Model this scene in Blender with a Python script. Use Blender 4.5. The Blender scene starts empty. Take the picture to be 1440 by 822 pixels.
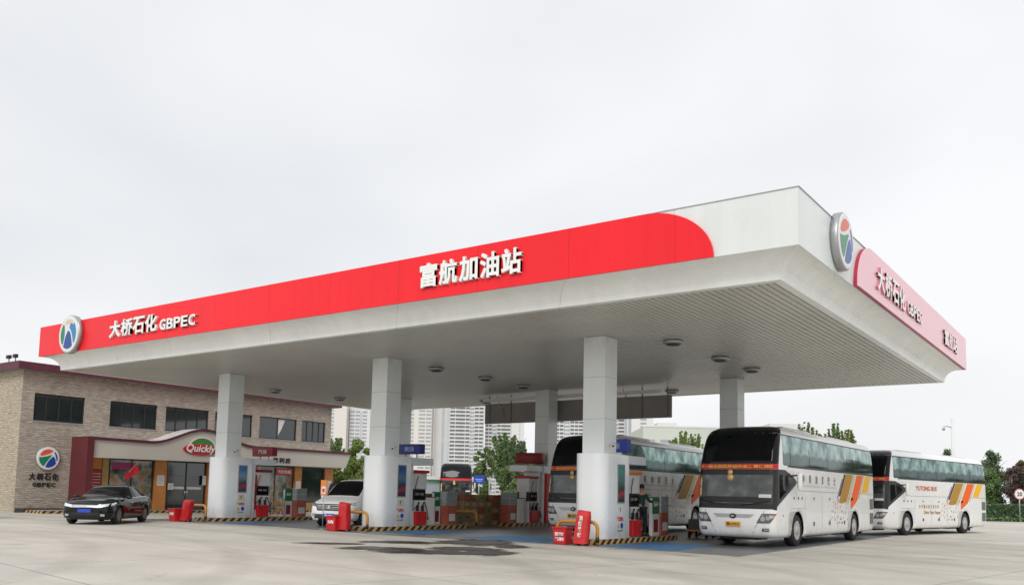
import bpy, bmesh, math, random
from mathutils import Vector, Matrix
from mathutils.bvhtree import BVHTree
random.seed(7)
R = math.radians
PI = math.pi
scene = bpy.context.scene
COL = scene.collection

# ------------------------------------------------------------------ materials
def lin(c):
    return tuple(((v/255)/12.92 if v/255 <= .04045 else ((v/255+.055)/1.055)**2.4) for v in c)

def mat(name, color, rough=.5, metal=0.0, var=0.0, vscale=3.0, bump=0.0, bscale=20.0, coat=0.0, spec=.5, dirt=0.0, emis=None, trans=0.0):
    m = bpy.data.materials.new(name); m.use_nodes = True
    nt = m.node_tree; N = nt.nodes; L = nt.links
    b = N['Principled BSDF']
    b.inputs['Base Color'].default_value = (*color, 1)
    b.inputs['Roughness'].default_value = rough
    b.inputs['Metallic'].default_value = metal
    b.inputs['Coat Weight'].default_value = coat
    b.inputs['Specular IOR Level'].default_value = spec
    b.inputs['Transmission Weight'].default_value = trans
    if emis:
        b.inputs['Emission Color'].default_value = (*emis[0], 1); b.inputs['Emission Strength'].default_value = emis[1]
    if var > 0 or bump > 0 or dirt > 0:
        tc = N.new('ShaderNodeTexCoord')
    if var > 0:
        n = N.new('ShaderNodeTexNoise'); n.inputs['Scale'].default_value = vscale; n.inputs['Detail'].default_value = 6
        L.new(tc.outputs['Object'], n.inputs['Vector'])
        mp = N.new('ShaderNodeMapRange'); mp.inputs['To Min'].default_value = 1-var; mp.inputs['To Max'].default_value = 1+var
        mp.inputs['From Min'].default_value = .25; mp.inputs['From Max'].default_value = .75
        L.new(n.outputs['Fac'], mp.inputs['Value'])
        mx = N.new('ShaderNodeVectorMath'); mx.operation = 'SCALE'; mx.inputs[0].default_value = color
        L.new(mp.outputs['Result'], mx.inputs['Scale']); L.new(mx.outputs['Vector'], b.inputs['Base Color'])
        r2 = N.new('ShaderNodeMapRange'); r2.inputs['To Min'].default_value = max(0, rough-.08); r2.inputs['To Max'].default_value = min(1, rough+.12)
        L.new(n.outputs['Fac'], r2.inputs['Value']); L.new(r2.outputs['Result'], b.inputs['Roughness'])
    if bump > 0:
        n2 = N.new('ShaderNodeTexNoise'); n2.inputs['Scale'].default_value = bscale; n2.inputs['Detail'].default_value = 5
        L.new(tc.outputs['Object'], n2.inputs['Vector'])
        bp = N.new('ShaderNodeBump'); bp.inputs['Strength'].default_value = bump; bp.inputs['Distance'].default_value = .02
        L.new(n2.outputs['Fac'], bp.inputs['Height']); L.new(bp.outputs['Normal'], b.inputs['Normal'])
    return m

def nodes(m): return m.node_tree.nodes, m.node_tree.links, m.node_tree.nodes['Principled BSDF']

def ramp(N, stops, interp='LINEAR'):
    r = N.new('ShaderNodeValToRGB'); e = r.color_ramp.elements; r.color_ramp.interpolation = interp
    e[0].position, e[0].color = stops[0][0], (*stops[0][1], 1); e[1].position, e[1].color = stops[-1][0], (*stops[-1][1], 1)
    for p, c in stops[1:-1]:
        x = e.new(p); x.color = (*c, 1)
    return r

def panelmat(name, color, rough, pitch=3.05, streak=.08, coat=0.0, spec=.5, stain=.0):
    m = mat(name, color, rough, coat=coat, spec=spec); N, L, b = nodes(m)
    tc = N.new('ShaderNodeTexCoord'); sx = N.new('ShaderNodeSeparateXYZ'); L.new(tc.outputs['Object'], sx.inputs[0])
    a = N.new('ShaderNodeMath'); a.operation = 'ADD'; L.new(sx.outputs['X'], a.inputs[0]); L.new(sx.outputs['Y'], a.inputs[1])
    d = N.new('ShaderNodeMath'); d.operation = 'DIVIDE'; d.inputs[1].default_value = pitch; L.new(a.outputs[0], d.inputs[0])
    f = N.new('ShaderNodeMath'); f.operation = 'FRACT'; L.new(d.outputs[0], f.inputs[0])
    lt = N.new('ShaderNodeMath'); lt.operation = 'LESS_THAN'; lt.inputs[1].default_value = .016/pitch; L.new(f.outputs[0], lt.inputs[0])
    fl = N.new('ShaderNodeMath'); fl.operation = 'FLOOR'; L.new(d.outputs[0], fl.inputs[0])
    wn = N.new('ShaderNodeTexWhiteNoise'); wn.noise_dimensions = '1D'; L.new(fl.outputs[0], wn.inputs['W'])
    mp = N.new('ShaderNodeMapping'); mp.inputs['Scale'].default_value = (3.5, 3.5, .22); L.new(tc.outputs['Object'], mp.inputs['Vector'])
    n = N.new('ShaderNodeTexNoise'); n.inputs['Scale'].default_value = 1; n.inputs['Detail'].default_value = 5; L.new(mp.outputs[0], n.inputs['Vector'])
    n2 = N.new('ShaderNodeTexNoise'); n2.inputs['Scale'].default_value = .35; n2.inputs['Detail'].default_value = 4; L.new(tc.outputs['Object'], n2.inputs['Vector'])
    def mr(src, lo, hi, a0=.3, a1=.7):
        q = N.new('ShaderNodeMapRange'); q.inputs['From Min'].default_value = a0; q.inputs['From Max'].default_value = a1; q.inputs['To Min'].default_value = lo; q.inputs['To Max'].default_value = hi; L.new(src, q.inputs['Value']); return q.outputs[0]
    def mu(x, y):
        q = N.new('ShaderNodeMath'); q.operation = 'MULTIPLY'; L.new(x, q.inputs[0]); L.new(y, q.inputs[1]); return q.outputs[0]
    s = mu(mr(n.outputs['Fac'], 1-streak, 1.02), mr(n2.outputs['Fac'], .95, 1.04)); s = mu(s, mr(wn.outputs['Value'], .965, 1.02, 0, 1)); s = mu(s, mr(lt.outputs[0], 1, .62, 0, 1))
    sc = N.new('ShaderNodeVectorMath'); sc.operation = 'SCALE'; sc.inputs[0].default_value = color; L.new(s, sc.inputs['Scale']); L.new(sc.outputs[0], b.inputs['Base Color'])
    L.new(mr(n2.outputs['Fac'], max(.05, rough-.12), rough+.12), b.inputs['Roughness'])
    bm_ = N.new('ShaderNodeBump'); bm_.inputs['Strength'].default_value = .12; bm_.inputs['Distance'].default_value = .05; L.new(n2.outputs['Fac'], bm_.inputs['Height']); L.new(bm_.outputs[0], b.inputs['Normal'])
    return m

M = {}
M['silver'] = panelmat('silver_panel', (.74, .78, .77), .36, 3.05, .035, .15)
M['cove'] = panelmat('cove_panel', (.86, .88, .86), .32, 6.1, .05)
M['column'] = mat('column_panel', (.78, .82, .82), .35, 0, .03, .8, coat=.1)
M['cladding'] = mat('cladding_panel', (.84, .87, .89), .25, 0, .03, .6, coat=.3)
M['red'] = panelmat('red_acrylic', (.89, .018, .028), .34, 3.05, .045, .1, .25)
M['pink'] = mat('red_painted_sheen', (.84, .47, .53), .35, 0, .04, .3, coat=.4)  # pale sky reflection on red acrylic, painted into the base colour
M['red_edge'] = mat('red_edge', (.42, .02, .06), .4)
M['letter'] = mat('letter_white', (.84, .85, .83), .3, 0, .03, 2)
M['letter_side'] = mat('letter_return', (.72, .72, .71), .4, 0)
M['black'] = mat('black_plastic', (.012, .012, .013), .4, 0, .2, 5)
M['rubber'] = mat('rubber', (.018, .018, .018), .75, 0, .25, 8, bump=.3, bscale=60)
M['chrome'] = mat('chrome', (.7, .7, .72), .12, 1.0)
M['alu'] = mat('grey_metal', (.42, .43, .44), .4, .7, .08, 4)
M['darkgrey'] = mat('dark_grey', (.06, .06, .065), .5, 0, .1, 4)
M['midgrey'] = mat('mid_grey', (.2, .2, .2), .5, 0, .1, 4)
M['redp'] = mat('red_plastic', (.52, .014, .018), .38, 0, .12, 5)
M['redp2'] = mat('faded_red_cover', (.6, .03, .03), .6, 0, .18, 6, bump=.4, bscale=9)
M['yellow'] = mat('yellow_paint', (.5, .24, .035), .45, 0, .12, 8)
M['orange'] = mat('orange_paint', (.72, .23, .04), .45, 0, .1, 4)
M['blue'] = mat('blue_sign', (.02, .06, .42), .4, 0, .08, 3)
M['navy'] = mat('navy_sign', (.015, .02, .22), .4, 0, .08, 3)
M['crimson'] = mat('crimson_sign', (.25, .008, .03), .4, 0, .15, 3)
M['green'] = mat('green_panel', (.01, .16, .06), .4, 0, .08, 3)
M['white'] = mat('white_paint', (.74, .74, .73), .35, 0, .03, 3)
M['paper'] = mat('paper', (.7, .7, .68), .8, 0, .05, 5)
M['paleblue'] = mat('pale_blue_print', (.35, .5, .8), .5)
M['text_red'] = mat('red_print', (.5, .03, .03), .5)
M['text_black'] = mat('black_print', (.02, .02, .02), .45)
M['text_yellow'] = mat('yellow_print', (.8, .5, .06), .5)
M['maroon'] = mat('maroon_fascia', (.10, .018, .035), .5, 0, .15, 2)
M['wood'] = mat('orange_panel', (.55, .22, .05), .5, 0, .15, 3)
M['glass'] = mat('dark_glass', (.012, .02, .022), .06, 0, spec=.9, coat=.3)
M['winframe'] = mat('window_frame', (.03, .03, .033), .45)
M['skin'] = mat('skin', (.45, .25, .17), .5, 0, .08, 6)
M['hair'] = mat('hair', (.015, .012, .01), .6)
M['uniform'] = mat('green_uniform', (.012, .045, .04), .8, 0, .2, 6)
M['trunk'] = mat('bark', (.07, .05, .035), .85, 0, .3, 5, bump=.5)
M['buswhite'] = mat('coach_paint', (.88, .88, .87), .25, 0, .02, .7, coat=.4)
M['busgrey'] = mat('coach_paint_grey', (.7, .7, .7), .22, 0, .02, .7, coat=.6)  # plain grey paint of the roof units
M['seam'] = mat('panel_seam', (.30, .30, .30), .5)
M['tint'] = mat('tinted_glass', (.003, .004, .006), .05, 0, spec=.28)
M['lamp'] = mat('lamp_glass', (.45, .47, .5), .12, .35, coat=.5)
M['amber'] = mat('amber_lens', (.75, .3, .05), .2, coat=.5)
M['redlens'] = mat('red_lens', (.4, .01, .01), .2, coat=.5)
M['plate_y'] = mat('yellow_plate', (.72, .36, .03), .45)
M['plate_b'] = mat('blue_plate', (.02, .06, .5), .4)
M['olive'] = mat('olive_gold_stripe', (.45, .24, .035), .5, 0, .1, 2, spec=.2)
M['palegold'] = mat('pale_gold_stripe', (.62, .52, .22), .5, spec=.2)
M['stripeorange'] = mat('orange_stripe', (.85, .13, .015), .5, spec=.2)
M['stripeyellow'] = mat('yellow_stripe', (.85, .46, .01), .5, spec=.2)
M['stripeblack'] = mat('plum_black_stripe', (.045, .015, .025), .5, spec=.2)
M['sedanblack'] = mat('black_car_paint', (.002, .006, .005), .07, 0, spec=.42)
M['vanwhite'] = mat('white_car_paint', (.90, .91, .92), .3, 0, coat=.4)
M['haze_white'] = mat('tower_white', (.70, .70, .69), .8, 0, .04, .02)

# coach side glass: teal glass, pale top and dark foot painted as reflections
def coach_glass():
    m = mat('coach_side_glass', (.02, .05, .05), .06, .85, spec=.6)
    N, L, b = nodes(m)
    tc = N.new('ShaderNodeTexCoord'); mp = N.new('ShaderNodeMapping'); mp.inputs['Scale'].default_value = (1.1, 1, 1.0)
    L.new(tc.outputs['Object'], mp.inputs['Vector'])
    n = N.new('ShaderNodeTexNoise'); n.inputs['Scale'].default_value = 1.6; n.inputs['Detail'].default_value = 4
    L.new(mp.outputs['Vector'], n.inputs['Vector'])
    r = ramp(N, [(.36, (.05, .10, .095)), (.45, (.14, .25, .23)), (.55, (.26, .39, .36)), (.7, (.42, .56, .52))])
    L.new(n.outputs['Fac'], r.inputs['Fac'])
    # seat-back outline over a dark lower band painted for reflected trees
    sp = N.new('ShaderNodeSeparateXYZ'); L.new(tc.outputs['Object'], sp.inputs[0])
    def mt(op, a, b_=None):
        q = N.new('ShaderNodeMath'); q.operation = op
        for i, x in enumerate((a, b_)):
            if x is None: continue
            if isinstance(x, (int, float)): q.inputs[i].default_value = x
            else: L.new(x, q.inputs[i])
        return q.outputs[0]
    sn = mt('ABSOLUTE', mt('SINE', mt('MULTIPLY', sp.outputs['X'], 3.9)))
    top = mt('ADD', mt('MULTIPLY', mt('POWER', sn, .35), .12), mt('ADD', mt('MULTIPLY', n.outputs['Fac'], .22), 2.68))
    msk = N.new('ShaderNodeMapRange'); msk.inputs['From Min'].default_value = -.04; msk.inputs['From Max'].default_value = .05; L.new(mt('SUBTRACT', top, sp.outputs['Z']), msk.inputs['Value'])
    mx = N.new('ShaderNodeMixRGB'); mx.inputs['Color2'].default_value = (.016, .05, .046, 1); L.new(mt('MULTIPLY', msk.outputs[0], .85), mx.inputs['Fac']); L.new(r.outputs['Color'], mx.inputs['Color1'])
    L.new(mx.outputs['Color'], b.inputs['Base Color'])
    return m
def add_grime_and_tint(m, z0, z1, color, amt):
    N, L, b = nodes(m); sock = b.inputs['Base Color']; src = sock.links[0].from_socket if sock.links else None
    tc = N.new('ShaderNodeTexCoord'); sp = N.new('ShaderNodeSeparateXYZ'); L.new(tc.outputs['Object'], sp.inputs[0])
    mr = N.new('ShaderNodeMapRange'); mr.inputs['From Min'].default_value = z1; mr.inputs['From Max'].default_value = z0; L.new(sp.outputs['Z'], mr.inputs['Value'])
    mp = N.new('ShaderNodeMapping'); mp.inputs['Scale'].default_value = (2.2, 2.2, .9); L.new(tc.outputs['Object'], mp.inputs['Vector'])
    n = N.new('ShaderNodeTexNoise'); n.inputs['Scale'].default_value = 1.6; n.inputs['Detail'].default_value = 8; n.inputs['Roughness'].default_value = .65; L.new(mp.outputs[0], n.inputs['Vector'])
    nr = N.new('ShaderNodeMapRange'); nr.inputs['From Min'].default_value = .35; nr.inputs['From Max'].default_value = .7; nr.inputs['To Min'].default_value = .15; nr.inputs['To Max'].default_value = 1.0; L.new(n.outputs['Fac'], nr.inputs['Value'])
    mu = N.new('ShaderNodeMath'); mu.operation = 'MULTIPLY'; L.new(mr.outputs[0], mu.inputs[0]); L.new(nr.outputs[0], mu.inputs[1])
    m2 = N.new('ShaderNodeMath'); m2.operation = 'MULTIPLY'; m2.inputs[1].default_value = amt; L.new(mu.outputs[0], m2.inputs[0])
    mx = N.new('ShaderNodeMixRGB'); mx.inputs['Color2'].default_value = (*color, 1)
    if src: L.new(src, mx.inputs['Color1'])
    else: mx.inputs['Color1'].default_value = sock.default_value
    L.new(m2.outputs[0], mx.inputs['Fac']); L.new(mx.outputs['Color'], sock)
add_grime_and_tint(M['buswhite'], .35, 1.15, (.30, .27, .22), .30)
add_grime_and_tint(M['cladding'], .15, .75, (.26, .24, .21), .5)
add_grime_and_tint(M['column'], 6.6, 5.6, (.40, .40, .37), .5)  # column tops blend to grey towards the soffit
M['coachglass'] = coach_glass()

def stone_wall(name, c1, c2, c3, shift=0):
    m = mat(name, c1, .85)
    N, L, b = nodes(m)
    tc = N.new('ShaderNodeTexCoord'); mp = N.new('ShaderNodeMapping'); mp.inputs['Rotation'].default_value = (PI/2, 0, shift)
    sx = N.new('ShaderNodeSeparateXYZ'); L.new(tc.outputs['Object'], sx.inputs[0])
    ad = N.new('ShaderNodeMath'); ad.operation = 'ADD'; L.new(sx.outputs['X'], ad.inputs[0]); L.new(sx.outputs['Y'], ad.inputs[1])
    cb = N.new('ShaderNodeCombineXYZ'); L.new(ad.outputs[0], cb.inputs['X']); L.new(sx.outputs['Z'], cb.inputs['Y'])
    # wobble
    nz = N.new('ShaderNodeTexNoise'); nz.inputs['Scale'].default_value = 1.1; nz.inputs['Detail'].default_value = 3
    L.new(cb.outputs[0], nz.inputs['Vector'])
    wob = N.new('ShaderNodeVectorMath'); wob.operation = 'SCALE'; wob.inputs['Scale'].default_value = .22
    L.new(nz.outputs['Color'], wob.inputs[0])
    va = N.new('ShaderNodeVectorMath'); va.operation = 'ADD'; L.new(cb.outputs[0], va.inputs[0]); L.new(wob.outputs[0], va.inputs[1])
    br = N.new('ShaderNodeTexBrick'); br.inputs['Scale'].default_value = 1.0
    br.inputs['Brick Width'].default_value = .30; br.inputs['Row Height'].default_value = .09; br.inputs['Mortar Size'].default_value = .01
    br.inputs['Color1'].default_value = (*c1, 1); br.inputs['Color2'].default_value = (*c2, 1); br.inputs['Mortar'].default_value = (.27, .225, .18, 1)
    br.inputs['Bias'].default_value = 0
    L.new(va.outputs[0], br.inputs['Vector'])
    n = N.new('ShaderNodeTexNoise'); n.inputs['Scale'].default_value = .45; n.inputs['Detail'].default_value = 5
    L.new(cb.outputs[0], n.inputs['Vector'])
    n2 = N.new('ShaderNodeTexNoise'); n2.inputs['Scale'].default_value = 5; n2.inputs['Detail'].default_value = 4
    mp2 = N.new('ShaderNodeMapping'); mp2.inputs['Scale'].default_value = (.6, 2.2, 1); L.new(cb.outputs[0], mp2.inputs['Vector']); L.new(mp2.outputs[0], n2.inputs['Vector'])
    rp = ramp(N, [(.4, (0, 0, 0)), (.62, (1, 1, 1))]); L.new(n.outputs['Fac'], rp.inputs['Fac'])
    mx = N.new('ShaderNodeMixRGB'); mx.inputs['Color2'].default_value = (*c3, 1)
    ml = N.new('ShaderNodeMath'); ml.operation = 'MULTIPLY'; ml.inputs[1].default_value = .55
    L.new(rp.outputs['Color'], ml.inputs[0]); L.new(ml.outputs[0], mx.inputs['Fac']); L.new(br.outputs['Color'], mx.inputs['Color1'])
    mr = N.new('ShaderNodeMapRange'); mr.inputs['From Min'].default_value = .3; mr.inputs['From Max'].default_value = .7; mr.inputs['To Min'].default_value = .76; mr.inputs['To Max'].default_value = 1.22
    L.new(n2.outputs['Fac'], mr.inputs['Value'])
    sc = N.new('ShaderNodeVectorMath'); sc.operation = 'SCALE'; L.new(mx.outputs['Color'], sc.inputs[0]); L.new(mr.outputs[0], sc.inputs['Scale'])
    L.new(sc.outputs[0], b.inputs['Base Color'])
    bp = N.new('ShaderNodeBump'); bp.inputs['Strength'].default_value = .8; bp.inputs['Distance'].default_value = .04
    a2 = N.new('ShaderNodeMath'); a2.operation = 'SUBTRACT'; L.new(n2.outputs['Fac'], a2.inputs[0]); L.new(br.outputs['Fac'], a2.inputs[1])
    L.new(a2.outputs[0], bp.inputs['Height']); L.new(bp.outputs[0], b.inputs['Normal'])
    return m
M['stone'] = stone_wall('ledge_stone', (.50, .46, .39), (.36, .325, .275), (.46, .39, .34))
M['stone_end'] = stone_wall('ledge_stone_pale', (.54, .48, .37), (.43, .37, .28), (.50, .44, .33))

def concrete():
    m = mat('forecourt_concrete', (.42, .39, .345), .7)
    N, L, b = nodes(m)
    tc = N.new('ShaderNodeTexCoord')
    def noise(s, d, vec=None):
        n = N.new('ShaderNodeTexNoise'); n.inputs['Scale'].default_value = s; n.inputs['Detail'].default_value = d
        L.new((vec or tc.outputs['Object']), n.inputs['Vector']); return n
    n1 = noise(.09, 6); n2 = noise(.6, 8); n3 = noise(14, 4)
    mp = N.new('ShaderNodeMapping'); mp.inputs['Rotation'].default_value = (0, 0, .5); mp.inputs['Scale'].default_value = (.08, .7, 1)
    L.new(tc.outputs['Object'], mp.inputs['Vector']); n4 = noise(.9, 5, mp.outputs['Vector'])
    r1 = ramp(N, [(.3, (.475, .445, .39)), (.5, (.54, .51, .45)), (.7, (.60, .57, .51))]); L.new(n1.outputs['Fac'], r1.inputs['Fac'])
    def mul(prev, n, lo, hi, a=.3, c=.7):
        mr = N.new('ShaderNodeMapRange'); mr.inputs['From Min'].default_value = a; mr.inputs['From Max'].default_value = c
        mr.inputs['To Min'].default_value = lo; mr.inputs['To Max'].default_value = hi; L.new(n, mr.inputs['Value'])
        s = N.new('ShaderNodeVectorMath'); s.operation = 'SCALE'; L.new(prev, s.inputs[0]); L.new(mr.outputs[0], s.inputs['Scale']); return s.outputs[0]
    c = mul(r1.outputs['Color'], n2.outputs['Fac'], .90, 1.07); c = mul(c, n3.outputs['Fac'], .95, 1.05); c = mul(c, n4.outputs['Fac'], .86, 1.05, .3, .6)
    # slab joints
    br = N.new('ShaderNodeTexBrick'); br.offset = 0; br.inputs['Scale'].default_value = 1; br.inputs['Brick Width'].default_value = 6; br.inputs['Row Height'].default_value = 5
    br.inputs['Mortar Size'].default_value = .026; br.inputs['Mortar Smooth'].default_value = .3
    mj = N.new('ShaderNodeMapping'); mj.inputs['Rotation'].default_value = (0, 0, .16); L.new(tc.outputs['Object'], mj.inputs['Vector']); L.new(mj.outputs[0], br.inputs['Vector'])
    c = mul(c, br.outputs['Fac'], 1, .60, 0, 1)
    # scattered dark stains
    v = N.new('ShaderNodeTexVoronoi'); v.inputs['Scale'].default_value = .35
    L.new(tc.outputs['Object'], v.inputs['Vector'])
    c = mul(c, v.outputs['Distance'], .72, 1, .03, .16)
    # hairline cracks and faint tyre sweeps
    v2 = N.new('ShaderNodeTexVoronoi'); v2.feature = 'DISTANCE_TO_EDGE'; v2.inputs['Scale'].default_value = .16
    wv = N.new('ShaderNodeVectorMath'); wv.operation = 'ADD'; ws = N.new('ShaderNodeVectorMath'); ws.operation = 'SCALE'; ws.inputs['Scale'].default_value = 1.6
    L.new(n2.outputs['Color'], ws.inputs[0]); L.new(tc.outputs['Object'], wv.inputs[0]); L.new(ws.outputs[0], wv.inputs[1]); L.new(wv.outputs[0], v2.inputs['Vector'])
    c = mul(c, v2.outputs['Distance'], .80, 1, .0, .004)
    ww = N.new('ShaderNodeTexWave'); ww.wave_type = 'RINGS'; ww.rings_direction = 'Z'; ww.inputs['Scale'].default_value = .11; ww.inputs['Distortion'].default_value = 2.5; ww.inputs['Detail'].default_value = 3; ww.inputs['Detail Scale'].default_value = .6
    mw = N.new('ShaderNodeMapping'); mw.inputs['Location'].default_value = (30, 8, 0); L.new(tc.outputs['Object'], mw.inputs['Vector']); L.new(mw.outputs[0], ww.inputs['Vector'])
    c = mul(c, ww.outputs['Fac'], 1, .90, .80, .97)
    L.new(c, b.inputs['Base Color'])
    bp = N.new('ShaderNodeBump'); bp.inputs['Strength'].default_value = .25; bp.inputs['Distance'].default_value = .01
    L.new(n3.outputs['Fac'], bp.inputs['Height']); L.new(bp.outputs[0], b.inputs['Normal'])
    return m
M['concrete'] = concrete()
M['bayfloor'] = mat('bay_floor', (.17, .18, .185), .36, 0, .3, .35, bump=.12, bscale=9)  # grey-blue floor, tone lowered in place of contact shadows
M['bluepaint'] = mat('blue_floor_paint', (.045, .16, .33), .5, 0, .35, .9)
M['whiteline'] = mat('white_line', (.5, .5, .48), .6, 0, .25, 2)
M['kerbtop'] = mat('kerb_concrete', (.30, .30, .29), .7, 0, .15, 3)
M['dampconc'] = mat('damp_concrete', (.15, .135, .11), .45, 0, .25, 1.5)
M['water'] = mat('puddle_water', (.035, .03, .027), .04, 0, spec=.8)
M['hedge'] = mat('hedge_base', (.02, .05, .02), .9, 0, .4, 6)
M['grass'] = mat('verge_grass', (.05, .09, .03), .9, 0, .4, 2)
M['asphalt'] = mat('asphalt', (.12, .12, .12), .8, 0, .15, .2)

def stripes():
    m = mat('hazard_stripes', (.6, .33, .03), .5)
    N, L, b = nodes(m)
    tc = N.new('ShaderNodeTexCoord'); sx = N.new('ShaderNodeSeparateXYZ'); L.new(tc.outputs['Object'], sx.inputs[0])
    a = N.new('ShaderNodeMath'); a.operation = 'ADD'; L.new(sx.outputs['X'], a.inputs[0]); L.new(sx.outputs['Y'], a.inputs[1])
    z = N.new('ShaderNodeMath'); z.operation = 'MULTIPLY_ADD'; z.inputs[1].default_value = -1.2; L.new(sx.outputs['Z'], z.inputs[0]); L.new(a.outputs[0], z.inputs[2])
    f = N.new('ShaderNodeMath'); f.operation = 'MULTIPLY'; f.inputs[1].default_value = 2.6; L.new(z.outputs[0], f.inputs[0])
    fr = N.new('ShaderNodeMath'); fr.operation = 'FRACT'; L.new(f.outputs[0], fr.inputs[0])
    gt = N.new('ShaderNodeMath'); gt.operation = 'GREATER_THAN'; gt.inputs[1].default_value = .5; L.new(fr.outputs[0], gt.inputs[0])
    n = N.new('ShaderNodeTexNoise'); n.inputs['Scale'].default_value = 4; n.inputs['Detail'].default_value = 5; L.new(tc.outputs['Object'], n.inputs['Vector'])
    rr = ramp(N, [(.3, (.34, .20, .07)), (.6, (.60, .36, .09))]); L.new(n.outputs['Fac'], rr.inputs['Fac'])
    mx = N.new('ShaderNodeMixRGB'); mx.inputs['Color2'].default_value = (.015, .014, .013, 1); L.new(gt.outputs[0], mx.inputs['Fac']); L.new(rr.outputs['Color'], mx.inputs['Color1'])
    L.new(mx.outputs['Color'], b.inputs['Base Color']); return m
M['stripes'] = stripes()

def leafmat(name, c1, c2, c3):
    m = mat(name, c1, .6)
    N, L, b = nodes(m)
    g = N.new('ShaderNodeNewGeometry'); r = ramp(N, [(0, c1), (.5, c2), (1, c3)])
    L.new(g.outputs['Random Per Island'], r.inputs['Fac']); L.new(r.outputs['Color'], b.inputs['Base Color'])
    b.inputs['Subsurface Weight'].default_value = 0
    return m
M['leaf'] = leafmat('leaf_green', (.075, .14, .045), (.13, .21, .07), (.20, .29, .10))
M['leaf_lt'] = leafmat('leaf_light', (.10, .16, .035), (.17, .25, .05), (.26, .33, .08))
M['leaf_dk'] = leafmat('leaf_dark', (.055, .095, .045), (.09, .145, .06), (.15, .20, .085))
M['leaf_pl'] = leafmat('leaf_plum', (.075, .05, .055), (.12, .08, .075), (.17, .12, .09))
M['leaf_br'] = leafmat('leaf_brown', (.14, .11, .06), (.20, .15, .08), (.13, .15, .07))

# ------------------------------------------------------------------ mesh builder
class MB:
    def __init__(s): s.v = []; s.f = []; s.m = []; s.sm = []
    def add(s, vs, fs, m=0, smooth=False):
        o = len(s.v); s.v += [tuple(v) for v in vs]
        for f in fs: s.f.append(tuple(o+i for i in f)); s.m.append(m); s.sm.append(smooth)
        return s
    def box(s, x0, x1, y0, y1, z0, z1, m=0, M4=None):
        vs = [Vector((x, y, z)) for z in (z0, z1) for y in (y0, y1) for x in (x0, x1)]
        if M4: vs = [M4 @ v for v in vs]
        return s.add(vs, [(0, 2, 3, 1), (4, 5, 7, 6), (0, 1, 5, 4), (2, 6, 7, 3), (0, 4, 6, 2), (1, 3, 7, 5)], m)
    def prism(s, poly, axis, a, b, m=0, smooth=False):
        # poly in the two other axes, extruded along axis from a to b
        def mk(p, t):
            return {'x': (t, p[0], p[1]), 'y': (p[0], t, p[1]), 'z': (p[0], p[1], t)}[axis]
        n = len(poly); vs = [mk(p, a) for p in poly]+[mk(p, b) for p in poly]
        fs = [tuple(range(n-1, -1, -1)), tuple(range(n, 2*n))]
        s.add(vs, fs, m)
        o = len(s.v)-2*n
        for i in range(n):
            s.f.append((o+i, o+(i+1) % n, o+n+(i+1) % n, o+n+i)); s.m.append(m); s.sm.append(smooth)
        return s
    def tube(s, pts, r, seg=10, m=0, caps=True):
        pts = [Vector(p) for p in pts]; rs = r if isinstance(r, (list, tuple)) else [r]*len(pts)
        rings = []; up = None
        for i, p in enumerate(pts):
            d = (pts[min(i+1, len(pts)-1)]-pts[max(i-1, 0)]).normalized()
            if up is None:
                up = Vector((0, 0, 1)) if abs(d.z) < .9 else Vector((1, 0, 0))
            a = d.cross(up).normalized(); bb = a.cross(d).normalized(); up = bb
            rings.append([p+(a*math.cos(t)+bb*math.sin(t))*rs[i] for t in [2*PI*k/seg for k in range(seg)]])
        vs = [v for g in rings for v in g]; fs = []
        for i in range(len(pts)-1):
            for k in range(seg):
                fs.append((i*seg+k, i*seg+(k+1) % seg, (i+1)*seg+(k+1) % seg, (i+1)*seg+k))
        s.add(vs, fs, m, True)
        if caps:
            s.add(rings[0], [tuple(range(seg))], m); s.add(rings[-1], [tuple(range(seg-1, -1, -1))], m)
        return s
    def lathe(s, prof, c=(0, 0, 0), axis='z', seg=24, m=0, smooth=True, sc=(1, 1)):
        vs = []
        for r, h in prof:
            for k in range(seg):
                t = 2*PI*k/seg; a, b_ = r*math.cos(t)*sc[0], r*math.sin(t)*sc[1]
                vs.append({'z': (c[0]+a, c[1]+b_, c[2]+h), 'y': (c[0]+a, c[1]+h, c[2]+b_), 'x': (c[0]+h, c[1]+a, c[2]+b_)}[axis])
        fs = []
        for i in range(len(prof)-1):
            for k in range(seg):
                fs.append((i*seg+k, i*seg+(k+1) % seg, (i+1)*seg+(k+1) % seg, (i+1)*seg+k))
        s.add(vs, fs, m, smooth)
        n = len(prof)
        s.add(vs[:seg], [tuple(range(seg-1, -1, -1))], m); s.add(vs[(n-1)*seg:], [tuple(range(seg))], m)
        return s
    def grid(s, rows, m=0, smooth=True):
        n = len(rows[0]); fs = []
        for i in range(len(rows)-1):
            for j in range(n-1):
                fs.append((i*n+j, i*n+j+1, (i+1)*n+j+1, (i+1)*n+j))
        return s.add([p for r in rows for p in r], fs, m, smooth)
    def mesh(s, name, mats):
        me = bpy.data.meshes.new(name); me.from_pydata(s.v, [], s.f)
        for x in (mats if isinstance(mats, (list, tuple)) else [mats]): me.materials.append(x)
        me.polygons.foreach_set('material_index', s.m); me.polygons.foreach_set('use_smooth', s.sm)
        me.update(); return me
    def build(s, name, mats, parent=None, loc=None, rz=0, bevel=0, fix=True):
        me = s.mesh(name, mats)
        if fix:
            bm = bmesh.new(); bm.from_mesh(me); bmesh.ops.remove_doubles(bm, verts=bm.verts, dist=1e-5)
            bmesh.ops.recalc_face_normals(bm, faces=bm.faces); bm.to_mesh(me); bm.free()
        return link(name, me, parent, loc, rz, bevel)

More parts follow.
